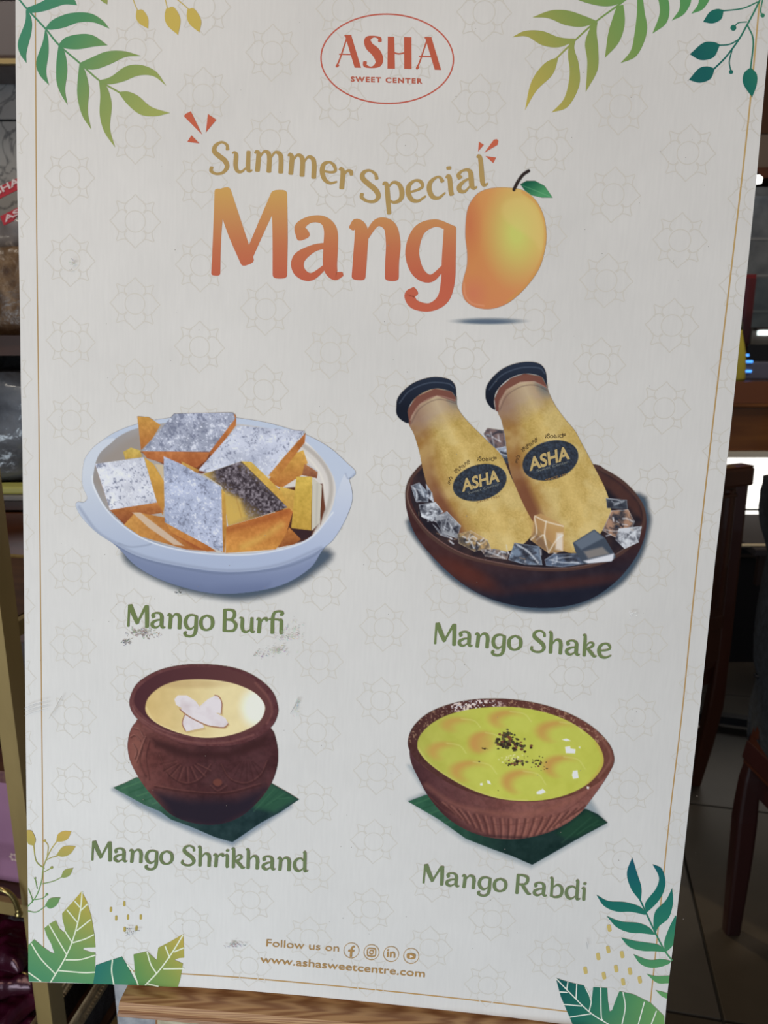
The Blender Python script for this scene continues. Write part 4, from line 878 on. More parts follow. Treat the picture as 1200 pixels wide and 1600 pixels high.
leafset('leaf_sprig', 'yellow and green leaf sprig print near the lower left edge', (0, 1250), 3,
    [([(132, 497), (170, 450), (195, 380), (205, 310), (235, 240), (268, 192)], 5), ([(213, 284), (240, 270), (270, 262)], 4), ([(207, 320), (170, 285), (158, 212)], 5), ([(210, 190), (226, 215), (222, 260)], 4),
     ([(207, 337), (243, 317)], 4), ([(200, 392), (250, 380), (292, 360)], 4), ([(165, 366), (175, 415)], 4), ([(132, 520), (172, 524), (214, 497)], 4), ([(165, 466), (200, 460), (220, 443)], 4), ([(134, 415), (150, 458), (152, 480)], 4)],
    [[[(264, 194), (272, 160), (300, 145), (335, 147)], [(335, 147), (318, 182), (290, 194), (264, 194)]],
     [[(264, 258), (290, 222), (320, 214), (356, 216)], [(356, 216), (330, 252), (295, 265), (264, 258)]],
     [[(127, 140), (150, 145), (168, 185), (160, 214)], [(160, 214), (135, 206), (127, 188)], [(127, 188), (127, 140)]],
     [[(287, 358), (302, 328), (344, 317)], [(344, 317), (328, 352), (300, 364), (287, 358)]],
     [[(212, 492), (235, 460), (284, 456)], [(284, 456), (266, 492), (235, 508), (212, 492)]]],
    grad((90, 1300), (60, 1420), [(206, 178, 88), (168, 166, 92), (120, 156, 98), (98, 152, 98)]), [(210, 190, 6), (243, 316, 7), (165, 366, 5), (220, 442, 6)])
leafset('fern_frond', 'teal fern frond print in the lower right corner', (800, 1300), 3,
    [([(600, 318), (630, 383), (675, 480), (715, 555), (749, 600)], 7)],
    [[[(598, 320), (556, 262), (538, 190), (563, 118)], [(563, 118), (585, 190), (606, 260), (604, 322)]],
     [[(628, 378), (625, 330), (672, 268), (688, 212), (658, 150)], [(658, 150), (700, 170), (718, 225), (710, 280), (680, 330), (630, 378)]],
     [[(632, 386), (600, 350), (530, 328), (450, 322), (395, 293)], [(395, 293), (430, 345), (490, 372), (560, 374), (632, 390)]],
     [[(670, 474), (662, 430), (672, 370), (720, 320), (750, 262)], [(750, 262), (754, 330), (735, 400), (690, 440), (672, 474)]],
     [[(672, 480), (640, 445), (590, 425), (510, 418), (443, 393)], [(443, 393), (490, 445), (550, 470), (610, 474), (672, 482)]],
     [[(717, 560), (713, 515), (735, 450), (764, 392)], [(764, 392), (769, 402), (758, 500), (752, 532), (722, 562)]],
     [[(722, 562), (690, 530), (650, 520), (580, 510), (510, 494)], [(510, 494), (550, 538), (610, 556), (665, 558), (722, 562)]],
     [[(745, 603), (700, 595), (640, 598), (568, 572)], [(568, 572), (600, 616), (650, 636), (700, 630), (746, 612)]],
     [[(630, 664), (675, 674), (738, 672)], [(738, 672), (734, 708)], [(734, 708), (680, 706), (630, 664)]],
     [[(672, 740), (728, 754)], [(728, 754), (725, 780)], [(725, 780), (700, 768), (672, 740)]]],
    grad((990, 1345), (1040, 1550), [(22, 92, 112), (24, 112, 104), (38, 126, 104), (72, 146, 98), (96, 156, 96)]))
def veins(k, org, sc, vs, col, w):
    for v in vs: k.stroke([(org[0] + x / sc, org[1] + y / sc, w / sc) for x, y in v], col, 5)
def seg(org, sc, p): return [(org[0] + x / sc, org[1] + y / sc) for x, y in p]
o1 = (0, 1250); k = Ink()
k.fill(seg(o1, 3, [(383, 427), (345, 472), (315, 505), (292, 530), (293, 555), (308, 615), (298, 618), (278, 600), (262, 563), (235, 578), (208, 600), (222, 640), (240, 672), (256, 718), (240, 714), (205, 690), (160, 652), (133, 680), (133, 790), (136, 849), (280, 853), (437, 860), (446, 810), (448, 714), (425, 712), (390, 700), (394, 692), (448, 690), (443, 630), (430, 550), (408, 475)]),
       grad((128, 1395), (60, 1535), [(196, 178, 76), (158, 166, 84), (118, 158, 96), (86, 152, 106), (72, 144, 108)]))
VE = (212, 224, 212)
veins(k, o1, 3, [[(238, 853), (300, 750), (342, 655), (375, 530), (386, 430)], [(272, 798), (390, 808), (445, 806)], [(310, 748), (380, 746), (448, 726)], [(342, 668), (400, 650), (440, 630)], [(360, 612), (425, 560)], [(378, 518), (412, 486)],
                 [(258, 812), (190, 740), (148, 672)], [(314, 724), (270, 650), (232, 584)], [(336, 662), (304, 612)], [(362, 570), (315, 514)], [(374, 500), (352, 474)], [(136, 808), (192, 848)]], VE, 6)
k.build('monstera_leaf', poster, 'yellow to green monstera leaf print')
k = Ink()
k.fill(seg(o1, 3, [(450, 773), (510, 752), (572, 733), (600, 780), (645, 866), (438, 860)]), grad((150, 1500), (215, 1520), [(38, 122, 118), (54, 132, 108), (70, 142, 100)]))
k.fill(seg(o1, 3, [(626, 723), (690, 708), (715, 732), (734, 750), (742, 692), (800, 662), (860, 627), (863, 738), (840, 740), (818, 748), (858, 766), (845, 840), (834, 876), (640, 867), (632, 790)]), grad((215, 1535), (287, 1465), [(84, 146, 88), (120, 156, 84), (160, 166, 80), (196, 176, 80)]))
veins(k, o1, 3, [[(528, 748), (524, 800), (534, 862)], [(598, 772), (628, 812), (648, 866)], [(682, 866), (745, 800), (805, 718), (858, 632)], [(690, 710), (708, 770), (735, 812)], [(775, 685), (796, 738)], [(768, 790), (862, 789)], [(818, 710), (862, 692)], [(692, 860), (742, 872)]], VE, 6)
k.build('monstera_leaf', poster, 'dark teal and green monstera leaf print')
o2 = (800, 1300); k = Ink()
k.fill(seg(o2, 3, [(205, 683), (245, 696), (290, 708), (335, 718), (356, 752), (366, 790), (373, 788), (380, 726), (446, 730), (449, 790), (457, 840), (468, 835), (488, 780), (503, 745), (570, 760), (650, 800), (713, 862), (716, 925), (290, 915), (262, 850), (228, 770)]),
       grad((870, 1530), (1035, 1590), [(20, 88, 92), (28, 108, 98), (52, 128, 98), (84, 148, 92), (108, 160, 90)]))
veins(k, o2, 3, [[(206, 685), (290, 772), (370, 848), (460, 905)], [(262, 700), (256, 736)], [(303, 712), (300, 778)], [(345, 730), (370, 785), (362, 836)], [(415, 730), (418, 860), (426, 882)], [(520, 750), (530, 820), (514, 905)], [(620, 795), (590, 905)], [(676, 838), (652, 900)], [(224, 748), (258, 750)], [(240, 806), (326, 814)], [(270, 866), (372, 850)]], VE, 5)
k.build('monstera_leaf', poster, 'teal monstera leaf print in the lower right corner')
for x, y in [(520, 512), (583, 485), (545, 552), (600, 548), (660, 547), (585, 605), (640, 600)]: k = Ink(); k.stroke([(x / 3, 1250 + (y - 6) / 3, 3.6), (x / 3, 1250 + (y + 7) / 3, 3.6)], (186, 168, 84), smooth=False, cap=1); k.build('dash', poster, h=3e-4)
for x, y in [(455, 450), (450, 550), (403, 583), (515, 574), (487, 640), (552, 652), (343, 648), (430, 673), (520, 702), (598, 692)]: k = Ink(); k.stroke([(800 + (x - 1) / 3, 1300 + (y - 8) / 3, 6), (800 + (x + 2) / 3, 1300 + (y + 8) / 3, 6)], (196, 178, 106), smooth=False, cap=1); k.build('dash', poster, h=3e-4)

# --- captions and footer
CG = grad((0, 950), (0, 1400), [(112, 130, 80), (108, 128, 84), (106, 124, 88)])
lettering('Mango Burfi', [(198, 979), (320, 985), (445, 991)], 24.5, CG, up=(.02, -1), weight=1.14).build('caption_lettering', poster, 'green caption under the dish of silver-topped sweets')
lettering('Mango Shake', [(677, 1006), (815, 1017), (956, 1029)], 23.5, CG, up=(.05, -1), weight=1.14).build('caption_lettering', poster, 'green caption under the bowl with two bottles')
lettering('Mango Shrikhand', [(142, 1344), (310, 1353), (482, 1362)], 21.5, CG, up=(.02, -1), weight=1.14).build('caption_lettering', poster, 'green caption under the round clay pot')
lettering('Mango Rabdi', [(659, 1379.5), (790, 1394), (917, 1407)], 21, CG, up=(.07, -1), weight=1.14).build('caption_lettering', poster, 'green caption under the fluted clay bowl')
FG = (172, 136, 84); k = Ink()
plain(k, 'Follow us on', (416, 1478.2), (529.5, 1486.6), 11.8, FG, (.04, -1), offset=.004)
plain(k, 'www.ashasweetcentre.com', (406.5, 1503.5), (663.5, 1526.5), 11.8, FG, (.05, -1), offset=.008)
for x, y in [(549, 1484.8), (580.3, 1487.6), (611, 1490.4), (642.3, 1493.3)]: k.ring((x, y), 11.8, 11.8, .9, (176, 146, 100), 32)
k.stroke([(548.2, 1494.6, 3.6), (549, 1483.5, 3.4), (551.2, 1479.4, 2.8), (554.2, 1479, 2.4)], FG, flat=True); k.stroke([(544, 1484.8, 2.8), (553.6, 1485.6, 2.8)], FG, flat=True, smooth=False)
for cx, cy, r in [(580.3, 1487.6, 6.3)]:
    k.stroke([(cx - 4, cy - r, 1.5), (cx + 4.2, cy - r + .6, 1.5), (cx + r, cy - 4, 1.5), (cx + r, cy + 4, 1.5), (cx + 4, cy + r, 1.5), (cx - 4, cy + r - .5, 1.5), (cx - r, cy + 4, 1.5), (cx - r, cy - 4, 1.5), (cx - 4, cy - r, 1.5)], FG, 4, flat=True)
k.ring((580.3, 1487.6), 3, 3, 1.5, FG, 20); k.disc((583.8, 1484.2), .8, FG, 8)
k.stroke([(606, 1487, 2.6), (605.6, 1495, 2.6)], FG, flat=True, smooth=False); k.disc((606.2, 1484.2), 1.5, FG, 10)
k.stroke([(610.4, 1487.2, 2.6), (610, 1495.4, 2.6)], FG, flat=True, smooth=False); k.stroke([(610.8, 1490, 1.4), (612.6, 1488, 2), (615.2, 1488.4, 2.4), (616.2, 1491, 2.5), (616, 1496, 2.5)], FG, 5, flat=True)
k.fill([tuple(q) for q in smooth_loop([(636, 1489.8), (642.5, 1489), (649, 1491), (649.2, 1494), (648.6, 1497), (642, 1498), (636, 1496.4), (635.4, 1493)], 4)], FG)
k.fill([(640.6, 1491), (645.6, 1494), (640.4, 1496.4)], (208, 206, 204))
k.build('footer_lettering', poster, 'small gold web address and social icons')

# --- scuffs and scratches on the card
rs = random.Random(5); k = Ink()
def flecks(cx, cy, rx, ry, n, col, L=3, a=0):
    for _ in range(n):
        x = cx + rs.gauss(0, rx / 2); y = cy + rs.gauss(0, ry / 2); an = a + rs.gauss(0, .5); l = rs.uniform(.6, L); cc = tuple(min(255, v + rs.randint(-14, 30)) for v in col)
        k.stroke([(x, y, rs.uniform(.4, 1.2)), (x + l * math.cos(an), y + l * math.sin(an), rs.uniform(.3, .9))], cc, 4, smooth=False)
flecks(222, 987, 20, 8, 95, (140, 138, 134), 5, .8); flecks(196, 1002, 8, 5, 30, (110, 110, 108), 3); flecks(455, 990, 22, 20, 70, (176, 176, 170), 4, .9)
flecks(410, 1023, 14, 6, 26, (150, 150, 146), 3, -.6); flecks(432, 1014, 14, 8, 34, (160, 158, 154), 4, -.6); flecks(365, 1473, 16, 3, 40, (140, 142, 146), 4, .1); flecks(205, 1452, 14, 7, 30, (110, 112, 116), 3)
flecks(115, 412, 6, 12, 14, (150, 146, 140), 4, .9); flecks(985, 957, 8, 5, 14, (226, 224, 220), 3); flecks(463, 1105, 6, 14, 18, (178, 182, 190), 6, -1.1); flecks(280, 924, 5, 2, 10, (60, 64, 70), 3)
for _ in range(150):
    x, y = rs.uniform(60, 1130), rs.uniform(10, 1500); k.disc((x, y), rs.uniform(.3, .8), (130, 124, 118), 6)
for y0 in (1098, 1104, 1110): k.stroke([(42, y0 + 6, .5), (56, y0, .7), (78, y0 - 6, .4)], (178, 182, 192), 4)
for p in ([(455, 1112, .8), (462, 1100, 1.4), (466, 1092, .8)], [(80, 1120, .5), (100, 1085, .7)], [(915, 1468, 1.2), (917, 1478, .8)]): k.stroke(p, (168, 170, 172), 4, smooth=len(p) > 2)
k.build('scuff_marks', poster, 'grey scuffs and scratches on the print')

# ------------------------------------------------------------------ printed dish photographs
def silver(c, pts, base, seed, dark=(112, 118, 140), light=(226, 230, 242), amt=.5, feather=2.2):
    n = c.noise(6.5, seed, 3) * .55 + c.noise(22, seed + 5, 3) * .45; n2 = c.noise(60, seed + 9, 3)
    def col(X, Y):
        b = np.array(base, float)[None, None] * np.ones(X.shape + (1,)); b = b + ((n2 - .5) * 70 * amt)[..., None]
        t = np.clip((.43 - n) * 8 * amt, 0, .75)[..., None]; b = b * (1 - t) + np.array(dark) * t
        t = np.clip((n - .57) * 8 * amt, 0, .7)[..., None]; return b * (1 - t) + np.array(light) * t
    m = c.poly(pts, col, feather); return m
def cake(c, pts, a, b, seed, axis=(0, 1), rng=None, amp=58):
    n = c.noise(11, seed, 3) * .6 + c.noise(40, seed + 4, 2) * .4; p = np.array(pts, float); d = np.array(axis, float); q = p @ d; lo, hi = rng or (q.min(), q.max())
    return c.poly(pts, lambda X, Y: mixc(a, b, (X * d[0] + Y * d[1] - lo) / (hi - lo)) + ((n - .5) * amp)[..., None] * np.array((1, .9, .6)), 2.2)
c = Canvas(100, 620, 2.5, 1200, 830)
c.poly([(240, 640), (420, 742), (600, 785), (720, 790), (860, 755), (975, 690), (1035, 600), (700, 560), (300, 560)], (74, 92, 112), 44, .85, True)
outer = [(95, 222), (180, 150), (280, 108), (400, 84), (560, 72), (690, 84), (810, 105), (945, 148), (1040, 200), (1105, 258), (1138, 290), (1131, 310), (1113, 322), (1126, 375), (1116, 440), (1064, 540), (1010, 598), (960, 670), (850, 735), (700, 765), (560, 764), (400, 722), (285, 662), (205, 582), (130, 530), (72, 472), (48, 428), (54, 411), (78, 412), (92, 392), (74, 345), (76, 275)]
m = c.poly(outer, lambda X, Y: mixc((184, 196, 214), (116, 130, 168), (Y - 400) / 330 - (X - 600) / 3000), 2.4, loop=True)
c.poly([(200, 575), (300, 640), (450, 690), (640, 710), (850, 690), (1000, 620), (960, 700), (700, 790), (450, 770), (250, 680)], (118, 132, 168), 46, .55, True, m)
c.poly([(300, 700), (560, 745), (800, 730), (760, 790), (400, 790)], (96, 110, 148), 50, .55, False, m)
c.line([(200, 578), (300, 628), (430, 662), (620, 690), (830, 672), (960, 628), (1010, 592)], 5, (106, 120, 150), 12, .8, m)
inner = [(115, 300), (135, 225), (200, 165), (290, 122), (450, 98), (700, 108), (900, 152), (1000, 230), (1058, 330), (1052, 420), (1008, 512), (950, 562), (800, 602), (640, 613), (450, 592), (300, 542), (180, 450), (122, 352)]
mi = c.poly(inner, lambda X, Y: mixc((138, 134, 134), (206, 202, 196), X / 900 + (Y - 300) / 2600), 4, loop=True)
c.poly([(120, 330), (150, 240), (240, 170), (300, 140), (320, 240), (180, 400)], (150, 140, 132), 40, .8, False, mi)
for pts, w, col in [([(880, 150), (990, 235), (1040, 320), (1035, 420), (985, 510)], 16, (172, 166, 158)), ([(850, 165), (960, 245), (1012, 330), (1010, 420), (965, 500)], 7, (222, 218, 208)), ([(890, 145), (1010, 225), (1066, 330), (1060, 425), (1010, 520)], 6, (224, 226, 228))]: c.line(pts, w, col, 8, .8, mi)
cake(c, [(287, 76), (332, 80), (378, 110), (345, 165), (302, 208)], (216, 158, 70), (186, 110, 52), 1)
cake(c, [(232, 215), (262, 198), (300, 210), (305, 236), (240, 244)], (220, 190, 90), (200, 160, 70), 2)
c.poly([(300, 215), (640, 200), (620, 260), (540, 300), (400, 270)], (120, 62, 40), 6, 1)
cake(c, [(305, 212), (572, 216), (556, 248), (520, 276), (400, 262), (325, 240)], (206, 124, 66), (176, 92, 48), 3)
cake(c, [(668, 66), (674, 86), (672, 112), (578, 236), (568, 216)], (206, 126, 62), (184, 100, 50), 4)
silver(c, [(430, 66), (660, 61), (670, 84), (570, 215), (306, 212)], (160, 166, 184), 11, amt=1.1)
cake(c, [(905, 220), (935, 208), (952, 258), (938, 300), (850, 356), (790, 330)], (228, 176, 74), (190, 112, 50), 5)
cake(c, [(940, 262), (992, 292), (988, 318), (930, 306)], (190, 124, 76), (140, 80, 54), 6); c.line([(950, 262), (990, 292)], 4, (176, 174, 176))
cake(c, [(944, 140), (941, 178), (830, 322), (796, 306)], (214, 148, 66), (188, 106, 48), 7, (1, 0), None)
silver(c, [(680, 112), (942, 134), (800, 306), (690, 310), (524, 288)], (192, 198, 214), 21, amt=.7)
c.poly([(780, 180), (830, 190), (760, 260), (700, 262)], (160, 168, 190), 50, .4)
c.poly([(830, 360), (1010, 340), (1020, 440), (960, 560), (820, 590)], (88, 48, 34), 10, 1)
cake(c, [(845, 350), (905, 366), (910, 440), (872, 470), (836, 400)], (226, 184, 80), (196, 140, 60), 8)
cake(c, [(908, 312), (970, 312), (966, 522), (888, 512)], (224, 188, 76), (208, 164, 62), 9)
c.poly([(970, 314), (1008, 346), (1000, 490), (968, 524)], (196, 192, 178), 2.2); c.line([(990, 340), (985, 500)], 6, (170, 168, 160), 8, .6)
c.poly([(1008, 368), (1020, 430), (1002, 500)], (116, 62, 42), 4, 1); c.poly([(890, 515), (970, 522), (966, 545), (925, 562)], (58, 38, 42), 3)
cake(c, [(122, 262), (180, 442), (240, 502), (300, 470), (200, 300)], (120, 60, 40), (150, 80, 50), 10)
cake(c, [(314, 236), (350, 262), (392, 330), (394, 425), (386, 462), (362, 414)], (228, 178, 76), (196, 130, 52), 12, amp=40)
c.poly([(355, 262), (388, 266), (392, 330)], (206, 186, 150), 4, .9)
cake(c, [(180, 442), (366, 412), (390, 452), (330, 462), (245, 500)], (206, 130, 64), (150, 78, 46), 13)
silver(c, [(122, 262), (312, 236), (364, 412), (180, 442)], (208, 212, 224), 31, amt=.75)
cake(c, [(632, 508), (880, 434), (894, 450), (862, 558), (826, 596), (632, 610)], (196, 108, 48), (222, 152, 66), 14); mo = c.mpoly([(632, 508), (880, 434), (894, 450), (862, 558), (826, 596), (632, 610)])
c.line([(700, 585), (780, 545), (850, 500)], 14, (236, 196, 92), 34, .7, mo); c.line([(640, 520), (760, 488), (870, 448)], 12, (168, 84, 40), 24, .7, mo)
cake(c, [(838, 588), (880, 510), (926, 556), (900, 576)], (206, 128, 56), (150, 80, 40), 15)
cake(c, [(694, 252), (732, 254), (790, 310), (852, 372), (878, 436), (840, 420)], (232, 192, 84), (206, 152, 60), 16)
md = c.poly([(545, 302), (694, 252), (874, 432), (722, 480), (642, 504), (618, 350)], (196, 160, 80), 2.2)
dn = c.noise(8, 77, 3); dk = np.clip(1.25 - np.abs((c.X - 690) * .72 - (c.Y - 330) * .9 + 0) / 105 + (dn - .5) * .7, 0, 1) * np.clip((c.X - 560) / 40, 0, 1)
c.blend(np.clip(dk * 1.25, 0, 1) * md, lambda X, Y: mixc((56, 48, 54), (146, 138, 146), (dn - .35) * 2.2))
c.poly([(620, 365), (690, 400), (712, 470), (646, 502), (625, 460)], (224, 184, 84), 26, .85, False, md); c.line([(672, 390), (694, 470)], 3, (180, 130, 60), 6, .6, md)
cake(c, [(235, 500), (280, 450), (400, 472), (596, 604), (480, 596), (300, 545)], (214, 152, 72), (176, 94, 44), 17, (1, 0))
c.poly([(268, 452), (300, 452), (470, 582), (430, 578), (330, 510)], (204, 188, 172), 5, .85); c.poly([(400, 476), (590, 602), (520, 596), (420, 530)], (172, 88, 44), 8, .8)
cake(c, [(395, 488), (420, 490), (590, 600), (560, 604), (420, 530)], (220, 150, 70), (196, 112, 50), 18)
cake(c, [(608, 350), (630, 376), (636, 500), (628, 608), (614, 606)], (226, 180, 78), (188, 120, 52), 19)
cake(c, [(460, 252), (530, 286), (520, 300), (462, 270)], (216, 168, 80), (190, 130, 60), 20)
silver(c, [(390, 232), (462, 264), (615, 352), (622, 606), (580, 590), (394, 490)], (170, 180, 206), 41, amt=.75)
rim = [(75, 275), (74, 345), (92, 392), (78, 412), (54, 411), (48, 428), (72, 472), (130, 530), (210, 580), (290, 622), (420, 655), (640, 684), (840, 662), (1010, 590), (1068, 535), (1116, 440), (1126, 375), (1100, 300), (1066, 380), (1048, 450), (950, 556), (800, 603), (640, 614), (450, 594), (300, 546), (180, 452), (120, 350), (118, 290), (140, 222), (200, 165), (150, 172), (100, 215)]
mr = c.poly(rim, lambda X, Y: mixc((198, 206, 218), (168, 182, 210), (Y - 300) / 330), 2.6, loop=True)
c.line([(112, 310), (122, 362), (182, 456), (302, 549), (450, 597), (640, 617), (800, 606), (952, 559), (1050, 452)], 6, (226, 230, 236), 6, .8, mr)
c.line([(60, 430), (130, 525), (210, 575), (290, 615), (420, 648), (640, 678), (840, 655), (1005, 588)], 8, (138, 150, 176), 12, .7, mr)
c.line([(215, 572), (262, 586), (320, 580), (340, 574)], 4, (134, 146, 170), 8, .7, mr); c.line([(1100, 300), (1112, 320), (1136, 300)], 5, (146, 158, 182), 6, .7)
c.build('dish_picture', poster, 'printed white dish of silver-topped mango squares')

# --- bottles in a bowl of ice
c = Canvas(600, 550, 2.7273, 1200, 1118)
c.poly([(112, 700), (190, 868), (330, 1000), (560, 1096), (780, 1100), (985, 1008), (1085, 890), (1126, 770), (1128, 680), (1040, 600), (500, 700)], (66, 86, 104), 34, .9, True)
bowl = [(160, 478), (112, 540), (92, 600), (98, 680), (135, 780), (215, 880), (325, 980), (450, 1050), (600, 1086), (750, 1086), (880, 1052), (985, 980), (1062, 890), (1106, 800), (1118, 710), (1095, 640), (1030, 560), (940, 500), (870, 475), (500, 430), (250, 440)]
bn = c.noise(50, 5, 3)
mb = c.poly(bowl, lambda X, Y: mixc((70, 42, 42), (32, 33, 46), (Y - 860) / 190 + (X - 420) / 1500) + ((bn - .5) * 16)[..., None], 2.6, loop=True)
c.ell(360, 950, 130, 36, (112, 48, 34), .45, 50, .6, mb); c.ell(800, 985, 240, 24, (96, 46, 38), -.12, 40, .5, mb); c.poly([(560, 1030), (900, 1010), (800, 1100), (560, 1100)], (30, 32, 46), 50, .7, False, mb)
mi = c.poly([(170, 488), (122, 560), (118, 640), (190, 760), (320, 848), (480, 892), (620, 915), (760, 920), (905, 900), (1010, 855), (1085, 765), (1100, 690), (1070, 620), (990, 550), (880, 492), (500, 470)], lambda X, Y: mixc((34, 30, 38), (78, 56, 52), (bn - .3) * 1.2), 5, loop=True)
c.poly([(880, 480), (1000, 555), (1085, 640), (1105, 720), (1060, 680), (960, 590), (880, 540)], (92, 56, 48), 30, .7, False, mi)
c.line([(165, 482), (112, 545), (98, 620), (130, 700), (205, 790), (330, 865), (480, 903), (640, 925), (800, 924), (940, 893), (1045, 830), (1100, 745), (1108, 690), (1085, 630), (1010, 550), (900, 487)], 13, (82, 58, 52), 5)
c.line([(108, 560), (100, 620), (132, 696), (210, 783), (335, 858), (480, 896), (640, 918), (800, 917), (940, 886), (1040, 822), (1095, 740)], 3, (150, 120, 108), 4, .7)
def ice(pts, base, seed, lt=(214, 220, 226), dk=(46, 48, 58), ed=.7, amt=1.0):
    n = c.noise(26, seed, 4); rr = np.random.RandomState(seed); p = np.array(pts, float); ctr = p.mean(0)
    m = c.poly(pts, lambda X, Y: mixc(dk, base, n * 2.6 - .55), 2.4)
    for _ in range(int(7 * amt)):
        a = ctr + (p[rr.randint(len(p))] - ctr) * rr.uniform(.3, .95); b = ctr + (p[rr.randint(len(p))] - ctr) * rr.uniform(.2, .95); mid = (a + b) / 2 + rr.uniform(-9, 9, 2)
        c.line([tuple(a), tuple(mid), tuple(b)], rr.uniform(2, 8), lt if rr.rand() < .6 else dk, 6, rr.uniform(.35, .85), m)
    for a, b in zip(pts, pts[1:] + pts[:1]): c.line([a, b], 4, lt, 5, ed * rr.uniform(.2, 1), m)
    return m
ice([(424, 350), (440, 325), (512, 335), (520, 400), (470, 415)], (120, 100, 98), 3); ice([(470, 412), (530, 400), (540, 450), (490, 460)], (150, 160, 176), 4); ice([(490, 450), (545, 440), (570, 560), (560, 600), (520, 520)], (70, 84, 100), 5)
c.poly([(505, 470), (560, 480), (650, 640), (640, 740), (600, 650), (540, 540)], (60, 40, 40), 10, .9)
# bottles
def bottle(dx, body, cap, capside, band, neck, lx, ly, lrx, lry, rot, hl):
    bnn = c.noise(44, int(lx), 4); fine = c.noise(5, int(lx) + 3, 2)
    m = c.poly(body, lambda X, Y: mixc((198, 166, 86), (208, 176, 96), (Y - 250) / 500) + ((bnn - .5) * 30 + (fine - .5) * 26)[..., None], 2.6, loop=True)
    ca, sa = math.cos(hl[4]), math.sin(hl[4])
    def across(X, Y): return (X - hl[0]) * ca + (Y - hl[1]) * sa
    def along(X, Y): return -(X - hl[0]) * sa + (Y - hl[1]) * ca
    sx = across(c.X, c.Y); al = along(c.X, c.Y); prof = np.interp(al, hl[2], hl[3]); q = sx / prof
    c.blend(np.clip((-q - .45) * 1.7, 0, .75) * m, (156, 104, 48)); c.blend(np.clip((q - .68) * 2.2, 0, .7) * m, (166, 120, 56))
    c.blend(np.clip(1 - np.abs(q - .02) / .30, 0, 1) * .5 * m, (232, 202, 122))
    g = np.clip(1.1 - (al - hl[5]) / 95 + (bnn - .5) * .5, 0, 1) * m
    c.blend(np.clip((c.noise(90, int(ly), 3) - .48) * 1.6, 0, .32) * m * (al > hl[5]), (222, 206, 150)); c.blend(np.clip((-q - .74) * 4, 0, .7) * m * np.clip((al - 220) / 200, 0, 1), (116, 62, 50))
    c.blend(g * .85, lambda X, Y: mixc((150, 122, 108), (186, 166, 140), 1 - np.abs(q) * 1.1)); c.blend(np.clip(.9 - (al - hl[5]) / 60, 0, 1) * np.clip((q - .35) * 3, 0, 1) * m * .8, (86, 102, 106))
    c.poly(band, (124, 74, 62), 4, .95); c.line(neck, 3, (196, 166, 150), 5, .6); c.line([(x + 4, y + 14) for x, y in neck], 3, (92, 70, 66), 5, .6)
    c.poly(cap, lambda X, Y: mixc((26, 31, 44), (44, 54, 72), (Y - cap[0][1]) / -160), 2.4, loop=True)
    c.line(capside, 3, (96, 110, 128), 6, .7)
    ln = c.noise(7, 55, 2)
    ml = c.ell(lx, ly, lrx, lry, lambda X, Y: mixc((36, 42, 54), (58, 72, 92), (ln - .3) * 1.6), rot, 3, .96)
    return m
bottle(0, [(104, 292), (128, 350), (152, 430), (166, 500), (196, 600), (250, 700), (330, 790), (430, 840), (520, 850), (590, 820), (634, 770), (634, 715), (590, 630), (540, 530), (500, 440), (430, 370), (350, 290), (312, 235), (302, 180), (220, 152), (130, 200)],
       [(52, 238), (62, 190), (120, 135), (200, 108), (270, 114), (302, 142), (306, 192), (286, 168), (215, 156), (140, 190), (102, 244), (106, 300), (80, 294), (56, 270)],
       [(66, 218), (110, 165), (190, 132), (270, 134), (298, 152)], [(104, 300), (100, 246), (140, 190), (215, 156), (286, 168), (306, 194), (304, 212), (225, 186), (155, 220), (116, 272), (112, 312)],
       [(112, 290), (150, 226), (225, 188), (304, 206)], 408, 556, 117, 76, -.27, (200, 170, [0, 60, 130, 230, 320, 420, 600, 760], [105, 105, 112, 140, 178, 185, 175, 160], math.radians(-27), 75))
bottle(0, [(486, 246), (500, 290), (518, 370), (525, 440), (545, 530), (590, 640), (640, 730), (700, 800), (770, 850), (840, 850), (900, 800), (955, 720), (968, 680), (945, 590), (890, 480), (842, 390), (812, 335), (772, 288), (730, 230), (700, 170), (685, 120), (610, 98), (510, 140)],
       [(432, 190), (442, 135), (500, 75), (575, 46), (650, 46), (686, 78), (692, 140), (670, 105), (600, 92), (530, 115), (480, 165), (468, 210), (472, 246), (446, 226)],
       [(448, 160), (500, 100), (580, 68), (660, 68), (684, 92)], [(476, 250), (470, 200), (490, 155), (540, 112), (600, 92), (670, 105), (690, 140), (694, 156), (640, 124), (580, 128), (520, 160), (490, 210), (488, 256)],
       [(490, 232), (520, 172), (580, 134), (640, 128), (694, 152)], 709, 462, 122, 82, -.30, (590, 130, [0, 60, 130, 230, 320, 420, 600, 760], [105, 105, 112, 150, 180, 188, 190, 180], math.radians(-24), 62))
